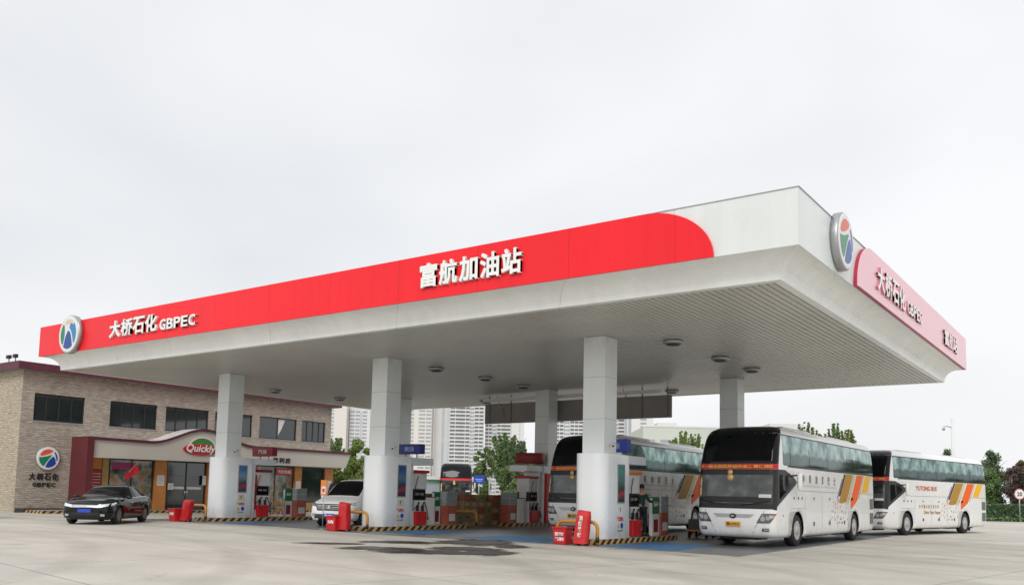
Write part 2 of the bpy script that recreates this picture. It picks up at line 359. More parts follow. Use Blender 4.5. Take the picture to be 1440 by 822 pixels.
def link(name, me, parent=None, loc=None, rz=0, bevel=0):
    o = bpy.data.objects.new(name, me); COL.objects.link(o)
    if parent is not None: o.parent = parent
    if loc is not None: o.location = loc
    if rz: o.rotation_euler = (0, 0, rz)
    if bevel:
        md = o.modifiers.new('bevel', 'BEVEL'); md.width = bevel; md.segments = 2; md.limit_method = 'ANGLE'; md.angle_limit = R(40)
    return o

def tag(o, label, cat, group=None):
    o['label'] = label; o['category'] = cat
    if group: o['group'] = group
    return o
def thing(name, label, cat, loc=(0, 0, 0), rz=0, group=None):
    o = bpy.data.objects.new(name, None); COL.objects.link(o); o.location = loc; o.rotation_euler = (0, 0, rz)
    o.empty_display_size = .2
    return tag(o, label, cat, group)
def struct(o): o['kind'] = 'structure'; return o
def dup(root, loc, rz=0, label=None, group=None):
    def cp(o, par):
        c = o.copy(); COL.objects.link(c)
        if par is not None: c.parent = par
        for ch in list(o.children): cp(ch, c)
        return c
    kids = list(root.children)
    r = root.copy(); COL.objects.link(r); r.location = loc; r.rotation_euler = (0, 0, rz)
    for ch in kids: cp(ch, r)
    if label: r['label'] = label
    if group: r['group'] = group
    return r

DG = bpy.context.evaluated_depsgraph_get
def glyph_mesh(name, s, mats, bold=.03, extrude=.1, shear=0, heavy=0):
    cu = bpy.data.curves.new(name, 'FONT'); cu.body = s; cu.size = 1; cu.offset = min(bold, .055)*.5; cu.extrude = extrude; cu.resolution_u = 3
    o = bpy.data.objects.new(name, cu); COL.objects.link(o)
    bpy.context.view_layer.update()
    me = bpy.data.meshes.new_from_object(o.evaluated_get(DG()))
    bpy.data.objects.remove(o); bpy.data.curves.remove(cu)
    if shear:
        for v in me.vertices: v.co.x += shear*v.co.y
    me.name = name; me.materials.clear()
    ms = mats if isinstance(mats, (list, tuple)) else [mats]
    for m in ms: me.materials.append(m)
    for p in me.polygons:
        p.use_smooth = False
        p.material_index = 0 if (len(ms) == 1 or min(me.vertices[i].co.z for i in p.vertices) > .49*extrude*2) else 1
    if heavy:
        bm = bmesh.new()
        for k, (dx, dy) in enumerate(((-1, -1), (1, -1), (-1, 1), (1, 1), (0, 0))):
            t_ = bmesh.new(); t_.from_mesh(me)
            for v in t_.verts:
                v.co.x += dx*heavy; v.co.y += dy*heavy
                if v.co.z > 0: v.co.z += k*.018
            tmp = bpy.data.meshes.new('t'); t_.to_mesh(tmp); t_.free(); bm.from_mesh(tmp); bpy.data.meshes.remove(tmp)
        bm.to_mesh(me); bm.free()
    return me
def frame(n, up=(0, 0, 1)):
    n = Vector(n).normalized(); u = Vector(up); r = u.cross(n).normalized(); u = n.cross(r).normalized()
    return Matrix((r, u, n)).transposed().to_4x4()
def place_text(name, s, w, h, c, n, mats, parent=None, depth=.01, bold=.03, shear=0, up=(0, 0, 1), heavy=0):
    """text whose bounding box is w x h, centred at c, facing n"""
    me = glyph_mesh(name, s, mats, bold, .5, shear, heavy)
    xs = [v.co.x for v in me.vertices]; ys = [v.co.y for v in me.vertices]
    if not xs: return None
    cx, cy = (min(xs)+max(xs))/2, (min(ys)+max(ys))/2; sx = w/(max(xs)-min(xs)); sy = h/(max(ys)-min(ys))
    F = Matrix.Translation(Vector(c)) @ frame(n, up)
    for v in me.vertices: v.co = F @ Vector(((v.co.x-cx)*sx, (v.co.y-cy)*sy, (v.co.z+.5)*depth))
    me.update()
    return link(name, me, parent)

# ------------------------------------------------------------------ camera, world, light
cam_d = bpy.data.cameras.new('camera'); cam = bpy.data.objects.new('camera', cam_d); COL.objects.link(cam); scene.camera = cam
cam.location = (0, 0, 1.52)
cam.rotation_mode = 'XYZ'
cam.matrix_world = Matrix.Translation((0, 0, 1.52)) @ Matrix.Rotation(.6285, 4, 'Z') @ Matrix.Rotation(PI/2+.0932, 4, 'X') @ Matrix.Rotation(.0222, 4, 'Z')
cam_d.sensor_width = 36; cam_d.lens = 30.66; cam_d.shift_x = .0043; cam_d.shift_y = .1160; cam_d.clip_end = 5000; cam_d.clip_start = .1

w = bpy.data.worlds.new('World'); scene.world = w; w.use_nodes = True
N = w.node_tree.nodes; L = w.node_tree.links; bg = N['Background']
SUN_EL, SUN_AZ = R(40), R(152)
sky = N.new('ShaderNodeTexSky'); sky.sky_type = 'NISHITA'; sky.sun_disc = False; sky.sun_elevation = SUN_EL; sky.sun_rotation = SUN_AZ; sky.air_density = 1.5; sky.dust_density = 4
bg.inputs['Strength'].default_value = .12
L.new(sky.outputs['Color'], bg.inputs['Color'])
bg2 = N.new('ShaderNodeBackground'); bg2.inputs['Strength'].default_value = 1.16
tc = N.new('ShaderNodeTexCoord'); mp = N.new('ShaderNodeMapping'); mp.inputs['Scale'].default_value = (1, 1, 2.2); L.new(tc.outputs['Generated'], mp.inputs['Vector'])
nz = N.new('ShaderNodeTexNoise'); nz.inputs['Scale'].default_value = 1.3; nz.inputs['Detail'].default_value = 4; nz.inputs['Roughness'].default_value = .45; nz.inputs['Distortion'].default_value = .3
L.new(mp.outputs['Vector'], nz.inputs['Vector'])
cr = N.new('ShaderNodeValToRGB'); e = cr.color_ramp.elements; e[0].position = .33; e[0].color = (.70, .715, .745, 1); e[1].position = .60; e[1].color = (.865, .87, .885, 1)
L.new(nz.outputs['Fac'], cr.inputs['Fac']); L.new(cr.outputs['Color'], bg2.inputs['Color'])
mxs = N.new('ShaderNodeMixShader'); mxs.inputs['Fac'].default_value = .93
L.new(bg.outputs[0], mxs.inputs[1]); L.new(bg2.outputs[0], mxs.inputs[2]); L.new(mxs.outputs[0], N['World Output'].inputs['Surface'])
sd = bpy.data.lights.new('sun', 'SUN'); sd.energy = 1.5; sd.angle = R(24); sd.color = (1, .97, .92)
sun = bpy.data.objects.new('sun', sd); COL.objects.link(sun)
# direction the sun stands in (azimuth measured from +Y towards +X like the sky texture)
sdir = Vector((math.sin(SUN_AZ)*math.cos(SUN_EL), math.cos(SUN_AZ)*math.cos(SUN_EL), math.sin(SUN_EL)))
sun.rotation_euler = sdir.to_track_quat('Z', 'Y').to_euler()
sun.location = (0, 0, 60)
scene.view_settings.view_transform = 'Standard'; scene.view_settings.look = 'None'; scene.view_settings.exposure = 0
scene.render.engine = 'CYCLES'
# ------------------------------------------------------------------ ground
g = MB(); S = 3000
g.add([(-S, -S, 0), (S, -S, 0), (S, S, 0), (-S, S, 0)], [(0, 1, 2, 3)]); struct(g.build('ground', M['concrete']))
KX, KY, CL, CW = -6.01, 19.22, 34.22, 22.2      # canopy outer near corner, length along -X, width along +Y
HS, HB, HT = 6.63, 7.20, 8.53
XC = [-33.54, -23.78, -14.19]                   # column centre lines
CYF = 24.63; CYB = 36.0                         # front / back column centres
def sheet(name, poly, z, m):
    b = MB(); b.add([(x, y, z) for x, y in poly], [tuple(range(len(poly)))]); return struct(b.build(name, m))
rnd = random.Random(3)
# smooth grey-blue floor under the canopy, darkened in place of shade, uneven edge
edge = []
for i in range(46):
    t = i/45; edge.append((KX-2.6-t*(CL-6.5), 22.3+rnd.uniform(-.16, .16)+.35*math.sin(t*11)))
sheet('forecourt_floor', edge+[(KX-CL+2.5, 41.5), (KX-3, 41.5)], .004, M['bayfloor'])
def blob_rect(x0, x1, y0, y1, j=.12):
    p = []
    for k in range(10): p.append((x0+(x1-x0)*k/10, y0+rnd.uniform(-j, j)))
    for k in range(6): p.append((x1+rnd.uniform(-j, j), y0+(y1-y0)*k/6))
    for k in range(10): p.append((x1-(x1-x0)*k/10, y1+rnd.uniform(-j, j)))
    for k in range(6): p.append((x0+rnd.uniform(-j, j), y1-(y1-y0)*k/6))
    return p
sheet('blue_floor_marking', blob_rect(-13.25, -10.9, 22.9, 26.6), .008, M['bluepaint'])
sheet('blue_floor_marking', blob_rect(-22.8, -20.6, 23.1, 26.5), .008, M['bluepaint'])
sheet('blue_floor_marking', blob_rect(-18.6, -15.4, 22.9, 25.6), .008, M['bluepaint'])
sheet('blue_floor_marking', blob_rect(-32.5, -30.3, 23.1, 26.2), .008, M['bluepaint'])
for x0, x1 in ((-13.3, -10.7), (-22.9, -20.4), (-18.8, -15.2), (-32.6, -30.2)):
    sheet('white_floor_line', [(x0, 22.55), (x1, 22.55), (x1, 22.68), (x0, 22.68)], .012, M['whiteline'])
# puddle of waste water in front of the second bay
def puddle(cx, cy, a, b, rot, seed, z, m, nm):
    rr = random.Random(seed); ph = [rr.uniform(0, 6.28) for _ in range(6)]; p = []
    for k in range(90):
        t = 2*PI*k/90; f = 1+.22*math.sin(2*t+ph[0])+.16*math.sin(3*t+ph[1])+.13*math.sin(5*t+ph[2])+.09*math.sin(9*t+ph[3])+.06*math.sin(14*t+ph[4])
        x, y = a*f*math.cos(t), b*f*math.sin(t); p.append((cx+x*math.cos(rot)-y*math.sin(rot), cy+x*math.sin(rot)+y*math.cos(rot)))
    return sheet(nm, p, z, m)
def PL(l, d): return (l*math.cos(.6285)-d*math.sin(.6285), l*math.sin(.6285)+d*math.cos(.6285))
def puddle_mat():
    m = bpy.data.materials.new('wet_patch'); m.use_nodes = True; N = m.node_tree.nodes; L = m.node_tree.links; b = N['Principled BSDF']
    tc = N.new('ShaderNodeTexCoord'); sp = N.new('ShaderNodeSeparateXYZ'); L.new(tc.outputs['Object'], sp.inputs[0])
    def mt(op, a, b_=None, c_=None):
        q = N.new('ShaderNodeMath'); q.operation = op
        for i, x in enumerate((a, b_, c_)):
            if x is None: continue
            if isinstance(x, (int, float)): q.inputs[i].default_value = x
            else: L.new(x, q.inputs[i])
        return q.outputs[0]
    X, Y = sp.outputs['X'], sp.outputs['Y']; f = None
    for cx, cy, a, b_ in ((-.80, 26.8, 1.25, 1.7), (-3.0, 26.0, 1.5, .7), (-4.9, 24.7, 1.1, .35), (-3.3, 23.1, 1.2, .7), (-1.9, 22.1, 1.5, .8), (-.5, 22.2, .9, .9), (-1.0, 23.6, 1.1, .9), (.2, 25.0, .5, .8)):
        ex = mt('DIVIDE', mt('SUBTRACT', X, cx), a); ey = mt('DIVIDE', mt('SUBTRACT', Y, cy), b_)
        g_ = mt('SUBTRACT', 1, mt('SQRT', mt('ADD', mt('MULTIPLY', ex, ex), mt('MULTIPLY', ey, ey))))
        f = g_ if f is None else mt('MAXIMUM', f, g_)
    n = N.new('ShaderNodeTexNoise'); n.inputs['Scale'].default_value = 1.5; n.inputs['Detail'].default_value = 7; n.inputs['Roughness'].default_value = .6; L.new(tc.outputs['Object'], n.inputs['Vector'])
    g_ = mt('ADD', f, mt('MULTIPLY', mt('SUBTRACT', n.outputs['Fac'], .5), 1.5))
    def mr(src, a0, a1, lo=0, hi=1):
        q = N.new('ShaderNodeMapRange'); q.interpolation_type = 'SMOOTHSTEP'; q.inputs['From Min'].default_value = a0; q.inputs['From Max'].default_value = a1; q.inputs['To Min'].default_value = lo; q.inputs['To Max'].default_value = hi; L.new(src, q.inputs['Value']); return q.outputs[0]
    damp = mr(g_, -.08, .22, 0, .82); wet = mr(g_, .22, .42)
    mx = N.new('ShaderNodeMixRGB'); mx.inputs['Color1'].default_value = (.105, .088, .07, 1); mx.inputs['Color2'].default_value = (.018, .014, .011, 1); L.new(wet, mx.inputs['Fac']); L.new(mx.outputs['Color'], b.inputs['Base Color'])
    L.new(mt('SUBTRACT', .6, mt('MULTIPLY', wet, .3)), b.inputs['Roughness']); b.inputs['Specular IOR Level'].default_value = .08
    L.new(mt('MAXIMUM', damp, mt('MULTIPLY', wet, .97)), b.inputs['Alpha'])
    return m
pd = MB(); pd.add([(-7.5, 19.5, 0), (2.5, 19.5, 0), (2.5, 30.5, 0), (-7.5, 30.5, 0)], [(0, 1, 2, 3)]); o = struct(pd.build('puddle', puddle_mat(), None, (0, 0, .016))); o.rotation_euler = (0, 0, .6285)
# verge far right
sheet('grass_verge', [(-20, 96), (60, 120), (60, 400), (-60, 400)], .02, M['grass'])

# ------------------------------------------------------------------ canopy
can = thing('fuel_canopy', 'huge flat white and red canopy roof on square silver columns over the fuel pumps', 'canopy', (KX, KY, 0))
X0, X1, Y0, Y1 = -CL, 0.0, 0.0, CW
o_ = .63
b = MB()   # silver fascia: ring wall
T = .12
b.box(X0, X1, Y0, Y0+T, HB, HT); b.box(X0, X1, Y1-T, Y1, HB, HT); b.box(X0, X0+T, Y0+T, Y1-T, HB, HT); b.box(X1-T, X1, Y0+T, Y1-T, HB, HT)
b.build('fascia', M['silver'], can)
b = MB(); b.box(X0+T, X1-T, Y0+T, Y1-T, HT-.5, HT-.35); b.build('roof_deck', M['midgrey'], can)
b = MB()   # dark capping line
for a in ((X0-.02, X1+.02, Y0-.02, Y0+.14), (X0-.02, X1+.02, Y1-.14, Y1+.02), (X0-.02, X0+.14, Y0+.14, Y1-.14), (X1-.14, X1+.02, Y0+.14, Y1-.14)): b.box(*a, HT+.001, HT+.018)
b.build('capping', M['alu'], can)
# cove: concave profile from the fascia foot inwards to the soffit lip
prof = []
for k in range(9):
    a = k/8*PI/2; prof.append((.06+(o_-.06)*(1-math.cos(a)) if False else .05+(o_-.05)*math.sin(a*.98)**1.0*(k/8)**.35 if False else .05+(o_-.05)*(1-math.cos(a)), HB-(HB-HS-.04)*math.sin(a)**1.0))
prof = [(.05+(o_-.05)*(1-math.cos(k/8*PI/2))**1.0, HB-(HB-HS-.02)*math.sin(k/8*PI/2)) for k in range(9)]
prof = [(o_-(o_-.05)*math.cos(k/8*PI/2)**1.0 if False else .05+(o_-.05)*math.sin(k/8*PI/2), HB-(HB-HS-.02)*(1-math.cos(k/8*PI/2))) for k in range(9)]
b = MB()
rows = []
for inset, z in prof+[(o_, HS-.015), (o_+.22, HS-.015), (o_+.22, HS+.03)]:
    x0, x1, y0, y1 = X0+inset, X1-inset, Y0+inset, Y1-inset
    rows.append([(x0, y0, z), (x1, y0, z), (x1, y1, z), (x0, y1, z), (x0, y0, z)])
for i in range(len(rows)-1):
    for j in range(4):
        b.add([rows[i][j], rows[i][j+1], rows[i+1][j+1], rows[i+1][j]], [(0, 1, 2, 3)], 0, False)
b.build('cove', M['cove'], can)
# soffit strips run front to back
M['soffit'] = mat('soffit_strip', (.56, .55, .50), .36, 0, .12, .3)
b = MB(); x = X0+o_+.22; i = 0
while x < X1-o_-.22-.02:
    x2 = min(x+.19, X1-o_-.22); b.box(x, x2-.034, Y0+o_+.2, Y1-o_-.2, HS+.005, HS+.03); x += .19
b.box(X0+o_, X1-o_, Y0+o_, Y1-o_, HS+.05, HS+.08, 1)
b.build('soffit', [M['soffit'], M['darkgrey']], can)
# front red panel: quarter-round end near the corner
arc = []
for k in range(17):
    a = k/16*PI/2; arc.append((-2.0-1.85*(1-math.sin(PI/2-a)) if False else -3.85+1.85*math.sin(PI/2-a), HB+(HT-HB-.02)*math.sin(a)**1.0))
arc = [(-3.85+1.85*math.cos(k/16*PI/2), HB+(HT-HB)*math.sin(k/16*PI/2)) for k in range(17)]
poly = [(X0-.03, HB-.01)]+[(p[0], p[1]) for p in arc]+[(X0-.03, HT)]
poly[1] = (arc[0][0], HB-.01)
b = MB(); b.prism(poly, 'y', Y0-.07, Y0-.004); b.build('red_panel', M['red'], can)
b = MB(); b.box(X0-.03, X0+.0-.003, Y0+.0, Y1, HB, HT); b.build('red_panel', M['red'], can)
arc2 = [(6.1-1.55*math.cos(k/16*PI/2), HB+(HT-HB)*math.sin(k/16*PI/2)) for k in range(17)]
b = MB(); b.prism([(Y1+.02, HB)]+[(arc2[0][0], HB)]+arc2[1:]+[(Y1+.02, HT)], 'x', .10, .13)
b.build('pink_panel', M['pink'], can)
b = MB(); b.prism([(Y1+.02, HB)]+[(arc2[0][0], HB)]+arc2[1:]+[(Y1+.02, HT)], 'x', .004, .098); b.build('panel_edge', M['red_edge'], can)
# columns
def column(x, y, wide=True, red=False):
    lx, ly = x-KX, y-KY
    b = MB(); b.box(-.4, .4, -.4, .4, .15, HS-.002)
    for z in (3.95, 5.3): b.box(-.402, .402, -.402, .402, z, z+.012, 1)
    c = b.build('column', [M['column'], M['midgrey']], can, (lx, ly, 0), bevel=.015)
    if wide:
        s = -1 if y < 30 else 1
        r = .42; yy0 = -.75; yy1 = .95; w_ = .57
        p = [(w_, yy1), (w_, yy0+r)]+[(w_-r+r*math.cos(-k/6*PI/2), yy0+r+r*math.sin(-k/6*PI/2)) for k in range(1, 7)]+[(-w_+r-r*math.sin(k/6*PI/2), yy0+r-r*math.cos(k/6*PI/2)) for k in range(0, 7)]+[(-w_, yy1)]
        p = [(a, q*(-s)) for a, q in p]
        b = MB(); b.prism(p, 'z', .15, 2.84, 0, True)
        # header arm and jamb of the portal over the dispenser
        b.box(-.5, .5, min(.95*-s, 2.35*-s)+.002, max(.95*-s, 2.35*-s), 2.56, 2.84, 0)
        b.box(-.45, .45, min(1.0*-s, 1.22*-s), max(1.0*-s, 1.22*-s), .15, 2.56, 0)
        b.build('cladding', [M['cladding'], M['crimson']], c, bevel=.012)
for x in XC:
    column(x, CYF); column(x, CYB)

# ceiling lights
first = None
for i, (x, y) in enumerate([(-12.3, 26.1), (-12.3, 30.07), (-12.3, 33.3), (-23.55, 27.3), (-23.5, 30.6), (-23.6, 33.7), (-36.6, 29.6), (-36.3, 33.9), (-18.2, 38.5), (-29.5, 38.5)]):
    if first is None:
        t = first = thing('ceiling_light', '', 'ceiling light', (x, y, HS), 0, 'lights under the canopy ceiling')
        b = MB(); b.lathe([(.30, .0), (.33, -.03), (.33, -.10), (.27, -.13)], seg=20); b.build('housing', M['alu'], t)
        b = MB(); b.lathe([(.24, -.131), (.20, -.16), (.08, -.175)], seg=20); b.build('lens', M['darkgrey'], t)
    else: t = dup(first, (x, y, HS))
LB = ['round ceiling light under the canopy nearest its right front corner', 'middle round light of the right-hand row above the front coach', 'rear round light of the right-hand row beside the rear column',
      'round ceiling light just behind the middle front column', 'second round ceiling light behind the middle front column', 'third round ceiling light behind the middle front column, near the hanging board',
      'round ceiling light behind the left front column, nearer one', 'round ceiling light behind the left front column, farther one', 'round ceiling light behind the hanging board on the right', 'round ceiling light behind the hanging board on the left']
for o, l in zip([o for o in COL.objects if o.name.startswith('ceiling_light')], LB): o['label'] = l

# logos ---------------------------------------------------------------
M['lg_red'] = mat('emblem_red', (.72, .10, .05), .3); M['lg_green'] = mat('emblem_green', (.01, .22, .10), .3)
M['lg_blue'] = mat('emblem_blue', (.01, .06, .32), .3); M['lg_cyan'] = mat('emblem_light_blue', (.02, .22, .5), .3); M['lg_pale'] = mat('emblem_pale', (.62, .55, .40), .3)
def emblem(label, c, n, rad, cols, parts, depth=.22):
    t = thing('emblem_sign', label, 'emblem', c)
    F = frame(n)
    def tr(mb): mb.v = [tuple(F @ Vector(v)) for v in mb.v]; return mb
    b = MB(); b.lathe([(rad, 0), (rad, depth*.8), (rad*.96, depth), (rad*.90, depth), (rad*.86, depth*.9)], seg=48); tr(b).build('rim', M['alu'], t)
    b = MB(); b.lathe([(rad*.955, depth+.0), (rad*.93, depth+.012), (rad*.82, depth+.012)], seg=48); tr(b).build('disc', M['white'], t)
    for nm, poly in parts:
        b = MB(); b.add([(x*rad, y*rad, depth+.018) for x, y in poly], [tuple(range(len(poly)))]); tr(b).build('emblem_segment', cols[nm], t)
    return t
def arcp(r, a0, a1, n=12): return [(r*math.cos(R(a0+(a1-a0)*k/n)), r*math.sin(R(a0+(a1-a0)*k/n))) for k in range(n+1)]
def bez(p0, p1, p2, n=8): return [tuple((1-t)**2*a+2*t*(1-t)*b_+t*t*c_ for a, b_, c_ in zip(p0, p1, p2)) for t in [k/n for k in range(n+1)]]
r_ = .76
A = arcp(r_, 145, 80)
seg_front = [('pale', arcp(r_, 118, 60)+bez((.30, .45), (0, .62), (-.28, .50), 6)),
             ('green', arcp(r_, 218, 132)+bez((-.42, .45), (-.28, -.05), (-.50, -.52), 6)),
             ('blue', arcp(r_, 232, 305)+bez((.44, -.62), (.22, .22), (.0, .18), 6)+bez((-.08, .15), (-.30, -.05), (-.40, -.55), 6)),
             ('cyan', arcp(r_, -42, 48)+bez((.42, .48), (.10, .62), (.08, .32), 5)+bez((.16, .25), (.42, .0), (.5, -.45), 5))]
seg_wall = [('red', arcp(r_, 158, 62)+bez((.30, .56), (-.05, .30), (-.62, .20), 7)),
            ('green', arcp(r_, 172, 238)+bez((-.30, -.58), (.0, -.05), (.30, .28), 6)+bez((.18, .30), (-.2, .12), (-.70, .08), 6)),
            ('blue', arcp(r_, 252, 330)+bez((.62, -.30), (.60, .05), (.40, .18), 5)+bez((.28, .1), (-.02, -.2), (-.18, -.6), 6)),
            ('blue', arcp(r_, -18, 48)+bez((.46, .50), (.62, .2), (.66, -.15), 6))]
CC = {'pale': M['lg_pale'], 'green': M['lg_green'], 'blue': M['lg_blue'], 'cyan': M['lg_cyan'], 'red': M['lg_red']}
emblem('round white emblem with blue and green segments at left end of red canopy front', (-37.28, KY-.072, 7.92), (0, -1, 0), .84, CC, seg_front)
emblem('round white emblem with red, green and blue segments on the canopy side', (KX+.002, 22.35, 8.02), (1, 0, 0), .74, CC, seg_wall, .2)
emblem('round white emblem disc with orange, green and blue segments on the stone wall', (-45.97, 22.68, 2.78), (1, 0, 0), .62, CC, seg_wall, .12)

def letters(label, cat, chars, boxes, n, face, mats, depth, bold=.06, name='letter_sign'):
    t = thing(name, label, cat, boxes[0][0]); base = Vector(boxes[0][0])
    for ch, (c, w_, h_) in zip(chars, boxes):
        place_text('letter', ch, w_, h_, Vector(c)-base, n, mats, t, depth, .025, heavy=.018 if ord(ch) > 255 else .012)
    return t
LM = [M['letter'], M['letter_side']]
yf = KY-.074
def row_front(chars, x0, x1, z0, z1, gap): # facing -Y
    n = len(chars); w_ = ((x1-x0)-gap*(n-1))/n
    return [((x0+w_/2+i*(w_+gap), yf, (z0+z1)/2), w_, z1-z0) for i in range(n)]
letters('white raised characters 大桥石化 and GBPEC on the left of the red canopy front', 'sign', '大桥石化GBPEC',
        row_front('大桥石化', -34.25, -30.85, 7.5, 8.2, .05)+row_front('GBPEC', -30.65, -28.35, 7.5, 7.92, .06), (0, -1, 0), 0, LM, .09, .07)
letters('white raised characters 富航加油站 in the middle of the red canopy front', 'sign', '富航加油站', row_front('富航加油站', -17.2, -13.5, 7.52, 8.25, .08), (0, -1, 0), 0, LM, .09, .09)
xs_ = KX+.132
def row_side(chars, y0, y1, z0, z1, gap):
    n = len(chars); w_ = ((y1-y0)-gap*(n-1))/n
    return [((xs_, y0+w_/2+i*(w_+gap), (z0+z1)/2), w_, z1-z0) for i in range(n)]
LM2 = [M['letter'], mat('letter_return_red', (.62, .22, .28), .4)]
letters('white raised characters 大桥石化 and GBPEC on the pale pink canopy side', 'sign', '大桥石化GBPEC', row_side('大桥石化', 25.7, 29.3, 7.48, 8.2, .06)+row_side('GBPEC', 29.6, 31.9, 7.52, 7.95, .05), (1, 0, 0), 0, LM2, .055, .05)
letters('small group of white raised characters at the far end of the pink canopy side', 'sign', '富航站', row_side('富航站', 36.1, 38.9, 7.5, 8.12, .08), (1, 0, 0), 0, LM2, .055, .05)
letters('black characters 大桥石化 and GBPEC under the emblem on the stone wall', 'sign', '大桥石化GBPEC',
        [((-45.968, 21.98+i*.39, 1.83), .34, .36) for i in range(4)]+[((-45.968, 22.12+i*.24, 1.42), .2, .22) for i in range(5)], (1, 0, 0), 0, [M['text_black']], .04, .08)

# hanging board between canopy and back columns
t = thing('hanging_board', 'long dark grey sign board seen from behind, hung under the rear of the canopy', 'sign board', (-22.8, 36.75, 5.15))
b = MB(); b.box(-5.4, 5.4, 0, .09, 0, 1.05); b.build('board', mat('board_back', (.27, .25, .235), .6, 0, .12, .8), t)
b = MB()
for x in (-5.1, -3.7, -1.5, 0.9, 3.9, 5.2): b.box(x, x+.05, -.05, -.002, .02, 1.46)
b.build('bracket', M['midgrey'], t)
b = MB()
for x in (-4.6, 1.2, 2.9): b.tube([(x, -.06, 1.45), (x+.5, -.06, .35)], .02, 6)
b.build('stay', M['alu'], t)
b = MB(); b.box(-5.35, 5.0, -.30, -.14, 1.14, 1.30); b.build('light_tube', M['white'], t)

# ------------------------------------------------------------------ islands
def island(label, xc, y0, y1):
    t = thing('pump_island', label, 'pump island', (xc, (y0+y1)/2, 0))
    h = (y1-y0)/2; w_ = .66; r = .35
    def rr(w_, h, r):
        p = []
        for cx, cy, a in ((w_-r, h-r, 0), (-w_+r, h-r, 90), (-w_+r, -h+r, 180), (w_-r, -h+r, 270)):
            p += [(cx+r*math.cos(R(a+k*15)), cy+r*math.sin(R(a+k*15))) for k in range(7)]
        return p
    b = MB(); b.prism(rr(w_, h, r), 'z', 0, .15); b.build('kerb', M['stripes'], t)
    b = MB(); b.prism(rr(w_-.08, h-.08, r-.06), 'z', .15, .156); b.build('island_top', M['kerbtop'], t)
    return t
island('left striped kerb island with the left front column on it', XC[0], 23.35, 29.4)
island('middle striped kerb island with the middle front column on it', XC[1], 23.35, 29.4)
island('right striped kerb island with the right front column on it', XC[2], 23.35, 29.4)
island('rear striped kerb island under the middle rear column beside the cartons', XC[1], 32.7, 38.0)
island('rear striped kerb island behind the right-hand coach', XC[2], 32.7, 38.0)
island('rear striped kerb island at the left rear column', XC[0], 32.7, 38.0)

# hoop guards
def hoop(label, x, y):
    t = thing('hoop_guard', label, 'guard rail', (x, y, 0), 0)
    pts = [(-.72, 0, 0), (-.72, 0, .5)]+[(-.72+.2*(1-math.cos(a)), 0, .5+.2*math.sin(a)) for a in (.5, 1.0, 1.57)]+[(.72-.2*(1-math.cos(a)), 0, .5+.2*math.sin(a)) for a in (1.57, 1.0, .5)]+[(.72, 0, .5), (.72, 0, 0)]
    b = MB(); b.tube(pts, .055, 12); b.build('rail', M['yellow'], t)
    b = MB()
    for s in (-1, 1): b.tube([(s*.72, 0, .1), (s*.72, 0, .25)], .057, 12); b.lathe([(.12, 0), (.12, .012)], (s*.72, 0, 0), seg=12)
    b.build('black_band', M['black'], t)
    return t
hoop('orange-yellow hoop guard before the right front column, behind the leaning red cover', XC[2]+.12, 23.12)
hoop('orange-yellow hoop guard before the middle front column, behind the square red cover', XC[1], 23.12)
hoop('orange-yellow hoop guard before the left front column', XC[0], 23.12)
hoop('orange-yellow hoop guard at the rear end of the middle island, before the carton stack', XC[1], 29.65)

# fire equipment
def cover(label, x, y, w_, d, h, lean, m, txt=True):
    t = thing('extinguisher_cover', label, 'extinguisher cover', (x, y, 0))
    b = MB(); rows = []
    for k in range(9):
        f = k/8; z = .06+h*f; s = 1-.10*f-.10*(max(0, f-.8)*5)**2; ox = lean*f
        ring = []
        for a in range(20):
            th = 2*PI*a/20; cx, sy = math.cos(th), math.sin(th)
            ring.append((ox+math.copysign(abs(cx)**.45, cx)*w_/2*s+.01*math.sin(a*2.3+k), math.copysign(abs(sy)**.45, sy)*d/2*s, z-.05*(ox*0+cx*.5)*(f > .95)))
        rows.append(ring+[ring[0]])
    b.grid(rows); b.add(rows[-1][:-1], [tuple(range(20))]); b.build('cover', m, t)
    b = MB(); b.lathe([(.11, 0), (.11, .05)], (-w_*.3, d*.3, .11), 'y', 12); b.lathe([(.11, 0), (.11, .05)], (w_*.3, d*.3, .11), 'y', 12); b.build('wheel', M['rubber'], t)
    if txt:
        for i, ch in enumerate('消防器材'):
            place_text('lettering', ch, w_*.28, .15, (lean*(.78-.17*i), -d/2-.004, .06+h*(.78-.17*i)), (0, -1, 0), M['letter'], t, .004, .06)
    return t
def bucket(label, x, y, w_, d, h, rows_=('消防器材', '严禁挪用')):
    t = thing('fire_bucket', label, 'fire bucket', (x, y, 0))
    b = MB()
    for z0, z1, s0, s1 in ((.0, h, .84, 1.0),):
        vs = [(-w_/2*s0, -d/2*s0, z0), (w_/2*s0, -d/2*s0, z0), (w_/2*s0, d/2*s0, z0), (-w_/2*s0, d/2*s0, z0), (-w_/2*s1, -d/2*s1, z1), (w_/2*s1, -d/2*s1, z1), (w_/2*s1, d/2*s1, z1), (-w_/2*s1, d/2*s1, z1)]
        b.add(vs, [(0, 3, 2, 1), (4, 5, 6, 7), (0, 1, 5, 4), (1, 2, 6, 5), (2, 3, 7, 6), (3, 0, 4, 7)])
    b.build('bin', M['redp'], t, bevel=.02)
    b = MB(); b.box(-w_/2-.02, w_/2+.02, -d/2-.02, d/2+.02, h+.001, h+.05); b.build('lid', M['redp'], t, bevel=.012)
    for i, s in enumerate(rows_):
        me = place_text('lettering', s, w_*.66, h*.24, (0, -d/2*(.84+.16*(.66-.3*i))-.008, h*(.66-.32*i)), (0, -1, 0), M['letter'], t, .004, .07)
    return t
cover('upright faded red extinguisher cover leaning at the right front column', -13.72, 22.76, .46, .3, .98, .12, M['redp2'])
bucket('red fire bucket with white characters, first thing left of the right front column', -14.42, 22.85, .48, .42, .48)
